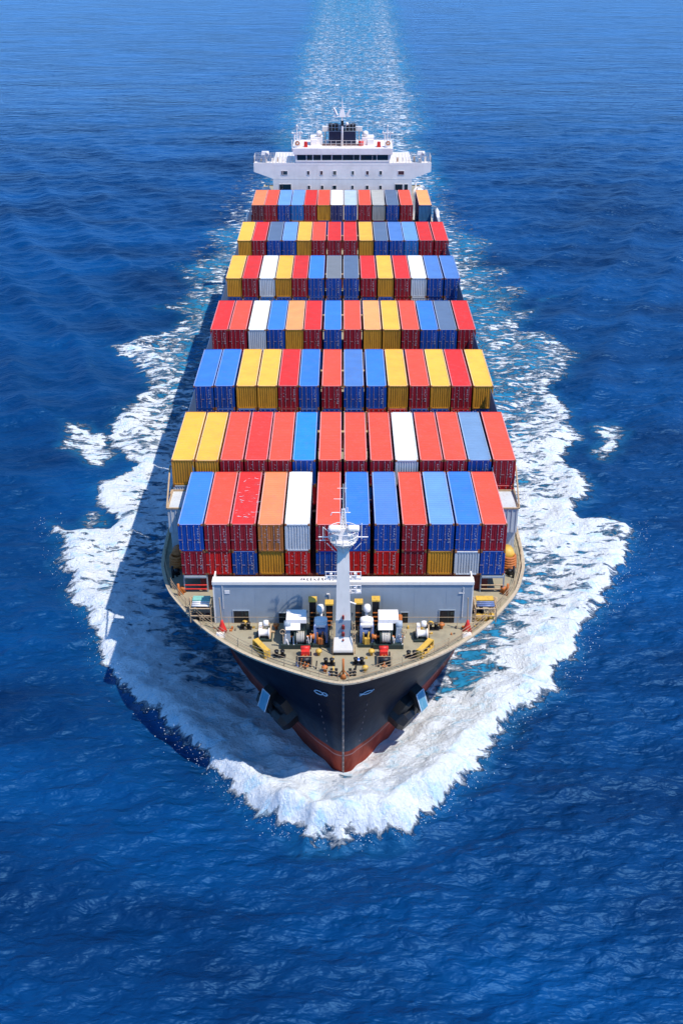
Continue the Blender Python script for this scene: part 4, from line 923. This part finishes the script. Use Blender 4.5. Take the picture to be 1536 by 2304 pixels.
MAINL=[(770,1893),(735,1882),(692,1893),(655,1862),(602,1832),(560,1792),(500,1745),(482,1692),(430,1655),(385,1612),(342,1580),(312,1530),(272,1490),(250,1440),(225,1378),(178,1332),(182,1288),(150,1265),(122,1178),(170,1192),(235,1192),(262,1168),(212,1130),(205,1098),(262,1078),(300,1050),(272,1022),(232,985),(245,958),(300,898),(335,862),(312,820),(245,780),(292,772),(345,755),(392,738),(410,712),(335,688),(385,690),(432,650),(396,600),(440,592),(490,560),(450,520),(545,500),(570,440)]
MAINR=[(820,1880),(850,1893),(892,1865),(950,1820),(1000,1782),(1055,1740),(1060,1700),(1128,1642),(1152,1600),(1240,1560),(1242,1500),(1275,1470),(1300,1400),(1358,1348),(1362,1310),(1415,1245),(1430,1202),(1418,1184),(1370,1170),(1300,1165),(1296,1152),(1330,1122),(1344,1096),(1300,1060),(1270,1030),(1310,994),(1297,962),(1288,914),(1245,880),(1244,865),(1272,850),(1281,832),(1306,790),(1270,768),(1228,750),(1172,738),(1206,704),(1216,686),(1160,690),(1190,650),(1120,640),(1150,600),(1080,600),(1110,540),(1040,520),(1000,470),(965,440)]
MAIN = px(MAINL[::-1] + MAINR)
PATCH = [(px([(132,1000),(152,984),(144,948),(196,955),(232,980),(262,1020),(236,1048),(205,1048),(180,1022)]), .66), (px([(1406,968),(1384,948),(1350,952),(1326,960),(1352,985),(1340,1010),(1326,1025),(1358,1032),(1388,1014)]), .64), (px([(1252,664),(1215,672),(1230,668)]), .6), (px([(235,1150),(200,1160),(190,1190),(225,1185)]), .5)]

def sdf(poly, x, y):
    """signed distance, positive inside"""
    d = np.full(x.shape, 1e9); ins = np.zeros(x.shape, bool); n = len(poly)
    for i in range(n):
        ax_, ay_ = poly[i]; bx_, by_ = poly[(i + 1) % n]; ex, ey = bx_ - ax_, by_ - ay_; L2 = ex * ex + ey * ey + 1e-9
        t = np.clip(((x - ax_) * ex + (y - ay_) * ey) / L2, 0, 1); d = np.minimum(d, (x - ax_ - t * ex) ** 2 + (y - ay_ - t * ey) ** 2)
        c = ((ay_ > y) != (by_ > y)) & (x < ex * (y - ay_) / (ey if abs(ey) > 1e-9 else 1e-9) + ax_); ins ^= c
    d = np.sqrt(d); return np.where(ins, d, -d)
foam = np.zeros(GX.shape); aer = np.zeros(GX.shape); bil = np.zeros(GX.shape)
reg = (aX < 75) & (GY > 60) & (GY < 330)
X_, Y_ = GX[reg], GY[reg]
wxn = X_ + 2.6 * (fbm(X_, Y_, .35, 4, 90) - .5); wyn = Y_ + 2.2 * (fbm(X_, Y_, .35, 4, 95) - .5)
S = sdf(MAIN, wxn, wyn) + (.9 + .9 * smooth(80, 90, Y_) * (X_ < 0)) * (1 - smooth(112, 135, Y_))
hx = np.interp(Y_, [p[1] for p in WC], [p[0] for p in WC]); dh = np.abs(X_) - hx; dh = np.where(Y_ < 82, np.hypot(X_, Y_ - 82), dh)
edge = smooth(-.4, 1.6, S)
outer = np.exp(-np.clip(S, 0, 99) / 9.5)
age = np.clip((Y_ - 80) / 150, 0, 1)
dens = (.98 * (1 - age) ** .8 + .34) * (.40 + .60 * np.maximum(outer, 1 - smooth(88, 104, Y_)))
dens = dens * (1 - .62 * smooth(89, 96, Y_) * (1 - smooth(112, 126, Y_)) * np.exp(-((dh - 3.2) / 3.2) ** 2))      # dark slick in the hull's lee
dens = dens * (1 - .10 * smooth(105, 160, Y_)) + .10 * (1 - smooth(84, 100, Y_))
big = fbm(X_, Y_, .11, 3, 130); dens = dens * (.55 + .80 * big) 
F = np.clip(edge * dens, 0, 1.25)
A_ = smooth(-2, 6, S) * (1 - .3 * age)
for poly, lv in PATCH:
    s2 = sdf(poly, wxn, wyn); F = np.maximum(F, smooth(-.6, 1.5, s2) * lv); A_ = np.maximum(A_, .6 * smooth(-2, 3, s2))
foam[reg] = F; aer[reg] = A_
# bow wave heights
amp = 3.0 * np.exp(-np.clip(Y_ - 72, 0, 99) / 26) + .35 * np.exp(-((Y_ - 128) / 22) ** 2)
ridge = amp * smooth(-.8, 2.2, S) * np.exp(-np.clip(S - 2.2, 0, 99) / 6.0)
lump = fbm(X_, Y_, .42, 5, 200, .6); lump2 = 1 - np.abs(2 * fbm(X_, Y_, .23, 3, 230) - 1)
near = smooth(0, 4.5, dh)
ridge *= .25 + .75 * near
rough_amp = (.25 + .75 * near) * (.30 + 1.1 * np.exp(-np.clip(Y_ - 74, 0, 99) / 26)) * np.clip(F * 1.3, 0, 1) * smooth(-.3, 1.8, S)
H[reg] += ridge + rough_amp * (lump - .42) * 1.7 + rough_amp * .5 * (lump2 - .6)
# run-up against the stem
H[reg] += .35 * np.exp(-(np.hypot(X_, (Y_ - 79.5)) / 2.2) ** 2)
# sternward wake
W0 = 22 + .012 * (GY - 260); cx = 2.8 + .010 * (GY - 300); u_ = (GX - cx) / W0
wk = smooth(262, 285, GY) * (1 - smooth(.70, 1.30, np.abs(u_ + .35 * (fbm(GX, GY, .045, 4, 300) - .5))))
band = .80 + .25 * np.exp(-((u_ - .72) / .24) ** 2) + .15 * np.exp(-((u_ + .62) / .3) ** 2)
band = band * np.clip(1.12 - (GY - 300) / 1500, .35, 1)
st = fbm(GX * .22, GY * .9, .35, 4, 310)
foam = np.maximum(foam, wk * band * (.22 + .34 * st)); aer = np.maximum(aer, wk * (1.0 * np.clip(.5 + band, 0, 1)))
# sparse side streaks along the hull aft
sd2 = (aX > 17) & (GY > 225) & (GY < 420); foam[sd2] = np.maximum(foam[sd2], .50 * np.exp(-((aX[sd2] - 24) / 7) ** 2) * (1 - smooth(240, 400, GY[sd2])) * (.4 + .9 * fbm(GX[sd2], GY[sd2], .16, 3, 330)))
# scattered whitecap flecks on crests
fl = fbm(GX, GY, .8, 2, 400); flk = smooth(.86, .93, fl) * smooth(.25, .5, H) * (foam < .05); foam = np.maximum(foam, .0 * flk)
nx, ny = GX.shape
Hm = H
co = np.empty((nx * ny, 3), np.float32); calm = 1 - .8 * np.clip(foam, 0, 1); co[:, 0] = (GX + DX * calm).ravel(); co[:, 1] = (GY + DY * calm).ravel(); co[:, 2] = Hm.ravel()
idx = np.arange(nx * ny).reshape(nx, ny); q = np.stack([idx[:-1, :-1], idx[1:, :-1], idx[1:, 1:], idx[:-1, 1:]], -1).reshape(-1, 4)
me = bpy.data.meshes.new('water'); me.vertices.add(len(co)); me.vertices.foreach_set('co', co.ravel())
me.loops.add(q.size); me.loops.foreach_set('vertex_index', q.ravel().astype(np.int32)); me.polygons.add(len(q)); me.polygons.foreach_set('loop_start', np.arange(0, q.size, 4, dtype=np.int32))
try: me.polygons.foreach_set('loop_total', np.full(len(q), 4, np.int32))
except Exception: pass
me.polygons.foreach_set('use_smooth', np.ones(len(q), bool)); me.update(calc_edges=True); me.validate()
for nm, arr in (('foam', foam), ('aerated', aer)):
    at = me.attributes.new(nm, 'FLOAT', 'POINT'); at.data.foreach_set('value', arr.ravel().astype(np.float32))
sea = bpy.data.objects.new('water', me); COL.objects.link(sea); sea['kind'] = 'structure'
print('sea verts', len(co))
# droplets and flecks thrown up along the breaking edge of the bow wave
rg = np.random.default_rng(5); sp = MB(); E = [p for p in MAIN if p[1] < 135]
PN = MAIN
for k in range(len(PN)):
    a, b2_ = PN[k], PN[(k + 1) % len(PN)]
    if min(a[1], b2_[1]) > 128: continue
    L_ = math.dist(a, b2_); cnt_ = int(L_ * 60 * math.exp(-max(0, a[1] - 78) / 30)) + 2
    ex = (b2_[0] - a[0]) / L_; ey = (b2_[1] - a[1]) / L_
    for t in range(cnt_):
        u = rg.random(); off = rg.normal() * 1.3 - .9; z = abs(rg.normal()) * .9 + .3 + (1.2 if off < -.4 and a[1] < 100 else 0); rr = .015 + .045 * rg.random() ** 3
        x = a[0] + (b2_[0] - a[0]) * u - ey * off; y = a[1] + (b2_[1] - a[1]) * u + ex * off
        b0 = len(sp.v); 
        for q in ((0, 0, 1.2), (1, 0, 0), (-.5, .87, 0), (-.5, -.87, 0), (0, 0, -1.2)): sp.v.append((x + q[0] * rr, y + q[1] * rr, z + q[2] * rr))
        for q in ((0, 1, 2), (0, 2, 3), (0, 3, 1), (4, 2, 1), (4, 3, 2), (4, 1, 3)): sp.f.append(tuple(b0 + i for i in q)); sp.mi.append(0); sp.sm.append(True)
M_spray = bpy.data.materials.new('spray_white'); M_spray.use_nodes = True; M_spray.node_tree.nodes['Principled BSDF'].inputs['Base Color'].default_value = (.9, .93, .95, 1)
spo = sp.build('sea_spray', M_spray); tag(spo, 'fine white spray flying off the bow wave edge', 'spray', None, 'stuff')
def sea_mat():
    m = bpy.data.materials.new('sea_water'); n, N, L, Pn = nodes(m)
    def math_(op, a=None, b=None, c=None, clamp=False):
        x = N.new('ShaderNodeMath'); x.operation = op; x.use_clamp = clamp
        for i, v in enumerate((a, b, c)):
            if v is None: continue
            if isinstance(v, (int, float)): x.inputs[i].default_value = v
            else: L.new(v, x.inputs[i])
        return x.outputs[0]
    def noise(vec, scale, det, rough=.55, dist=0):
        x = N.new('ShaderNodeTexNoise'); x.inputs['Scale'].default_value = scale; x.inputs['Detail'].default_value = det; x.inputs['Roughness'].default_value = rough; x.inputs['Distortion'].default_value = dist; L.new(vec, x.inputs['Vector']); return x
    def mapping(vec, sc, rot=(0, 0, 0)):
        x = N.new('ShaderNodeMapping'); x.inputs['Scale'].default_value = sc; x.inputs['Rotation'].default_value = rot; L.new(vec, x.inputs[0]); return x.outputs[0]
    geo = N.new('ShaderNodeNewGeometry'); pos = geo.outputs['Position']
    fo = N.new('ShaderNodeAttribute'); fo.attribute_name = 'foam'; ae = N.new('ShaderNodeAttribute'); ae.attribute_name = 'aerated'
    flat = mapping(pos, (1, 1, 0))
    # foam mask: lace + clumps
    w1 = noise(mapping(flat, (.55, .85, 1)), .9, 3)
    vm = N.new('ShaderNodeVectorMath'); vm.operation = 'MULTIPLY_ADD'; vm.inputs[1].default_value = (1.6, 1.2, 0); L.new(w1.outputs['Color'], vm.inputs[0]); L.new(flat, vm.inputs[2])
    lace = N.new('ShaderNodeTexVoronoi'); lace.feature = 'DISTANCE_TO_EDGE'; lace.inputs['Scale'].default_value = .62; L.new(mapping(vm.outputs[0], (.8, 1.25, 1)), lace.inputs['Vector'])
    lace2 = N.new('ShaderNodeTexVoronoi'); lace2.feature = 'DISTANCE_TO_EDGE'; lace2.inputs['Scale'].default_value = 1.9; L.new(mapping(vm.outputs[0], (.8, 1.2, 1)), lace2.inputs['Vector'])
    cl = noise(mapping(vm.outputs[0], (.42, 1.1, 1)), .75, 9, .66)
    l1 = math_('MULTIPLY', lace.outputs['Distance'], .9); l2 = math_('MULTIPLY', lace2.outputs['Distance'], .5)
    th = math_('ADD', math_('ADD', l1, l2), math_('MULTIPLY', math_('SUBTRACT', cl.outputs['Fac'], .5), 2.6))
    th = math_('ADD', th, .17)                      # roughly 0..1, low values foam first
    dif = math_('SUBTRACT', math_('MULTIPLY', fo.outputs['Fac'], 1.0), th)
    mask = math_('MULTIPLY', math_('SMOOTH_MIN', math_('MULTIPLY_ADD', dif, 3.0, .30), 1.0, .1), 1.0, clamp=True)
    gate = math_('MULTIPLY', fo.outputs['Fac'], 9.0, clamp=True); mask = math_('MULTIPLY', mask, gate, clamp=True)
    # water colour
    big = noise(mapping(flat, (.6, 1.4, 1)), .035, 4)
    cr = N.new('ShaderNodeValToRGB'); e = cr.color_ramp.elements; e[0].position = .35; e[0].color = (.0001, .014, .060, 1); e[1].position = .68; e[1].color = (.0002, .053, .185, 1); L.new(big.outputs['Fac'], cr.inputs[0])
    tq = N.new('ShaderNodeMix'); tq.data_type = 'RGBA'; av = noise(mapping(flat, (.7, 1, 1)), .22, 4)
    af = math_('MULTIPLY', ae.outputs['Fac'], math_('MULTIPLY_ADD', av.outputs['Fac'], 1.5, -.12, clamp=True), clamp=True)
    L.new(af, tq.inputs[0]); L.new(cr.outputs[0], tq.inputs[6]); tq.inputs[7].default_value = (.03, .30, .50, 1)
    fc = N.new('ShaderNodeMix'); fc.data_type = 'RGBA'; L.new(math_('POWER', mask, 1.25), fc.inputs[0]); L.new(tq.outputs[2], fc.inputs[6]); 
    fz = N.new('ShaderNodeValToRGB'); e = fz.color_ramp.elements; e[0].position = .32; e[0].color = (.50, .74, .86, 1); e[1].position = .48; e[1].color = (.82, .84, .85, 1); fn_ = noise(mapping(vm.outputs[0], (.8, 1.2, 1)), .55, 7, .7, .5); L.new(fn_.outputs['Fac'], fz.inputs[0]); L.new(fz.outputs[0], fc.inputs[7])
    L.new(fc.outputs[2], Pn.inputs['Base Color'])
    sp_ = N.new('ShaderNodeSeparateXYZ'); L.new(pos, sp_.inputs[0]); mr_ = N.new('ShaderNodeMapRange'); L.new(sp_.outputs[1], mr_.inputs[0])
    mr_.inputs[1].default_value = 140; mr_.inputs[2].default_value = 480; mr_.inputs[3].default_value = .50; mr_.inputs[4].default_value = .17; sepr = mr_.outputs[0]
    L.new(math_('ADD', math_('MULTIPLY_ADD', mask, .5, sepr), math_('MULTIPLY', ae.outputs['Fac'], .2), clamp=True), Pn.inputs['Roughness']); Pn.inputs['IOR'].default_value = 1.42
    Pn.inputs['Specular Tint'].default_value = (.22, .58, 1, 1)
    # ripples
    r1 = noise(mapping(flat, (.55, 1.15, 1), (0, 0, .12)), 1.0, 2.5, .5, .4); r2 = noise(mapping(flat, (.5, 1.2, 1), (0, 0, -.3)), .36, 2, .5, .3); r3 = noise(mapping(flat, (.5, 1.3, 1), (0, 0, .2)), .10, 3)
    r4 = noise(mapping(flat, (.6, 1.1, 1), (0, 0, -.15)), 2.3, 1.0, .5, .4)
    hsum = math_('ADD', math_('ADD', math_('MULTIPLY', r1.outputs['Fac'], .48), math_('MULTIPLY', r4.outputs['Fac'], .12)), math_('ADD', math_('MULTIPLY', r2.outputs['Fac'], .85), math_('MULTIPLY', r3.outputs['Fac'], 1.6)))
    fb = noise(flat, 2.4, 8, .7, .3)
    hf = math_('MULTIPLY', math_('MULTIPLY', fb.outputs['Fac'], .5), mask)
    wgt = math_('SUBTRACT', 1.0, math_('MULTIPLY', mask, .75))
    hh = math_('ADD', math_('MULTIPLY', hsum, wgt), math_('ADD', hf, math_('MULTIPLY', mask, .12)))
    bp = N.new('ShaderNodeBump'); bp.inputs['Strength'].default_value = 1.0; bp.inputs['Distance'].default_value = 1.0; L.new(hh, bp.inputs['Height']); L.new(bp.outputs[0], Pn.inputs['Normal'])
    return m
me.materials.append(sea_mat())
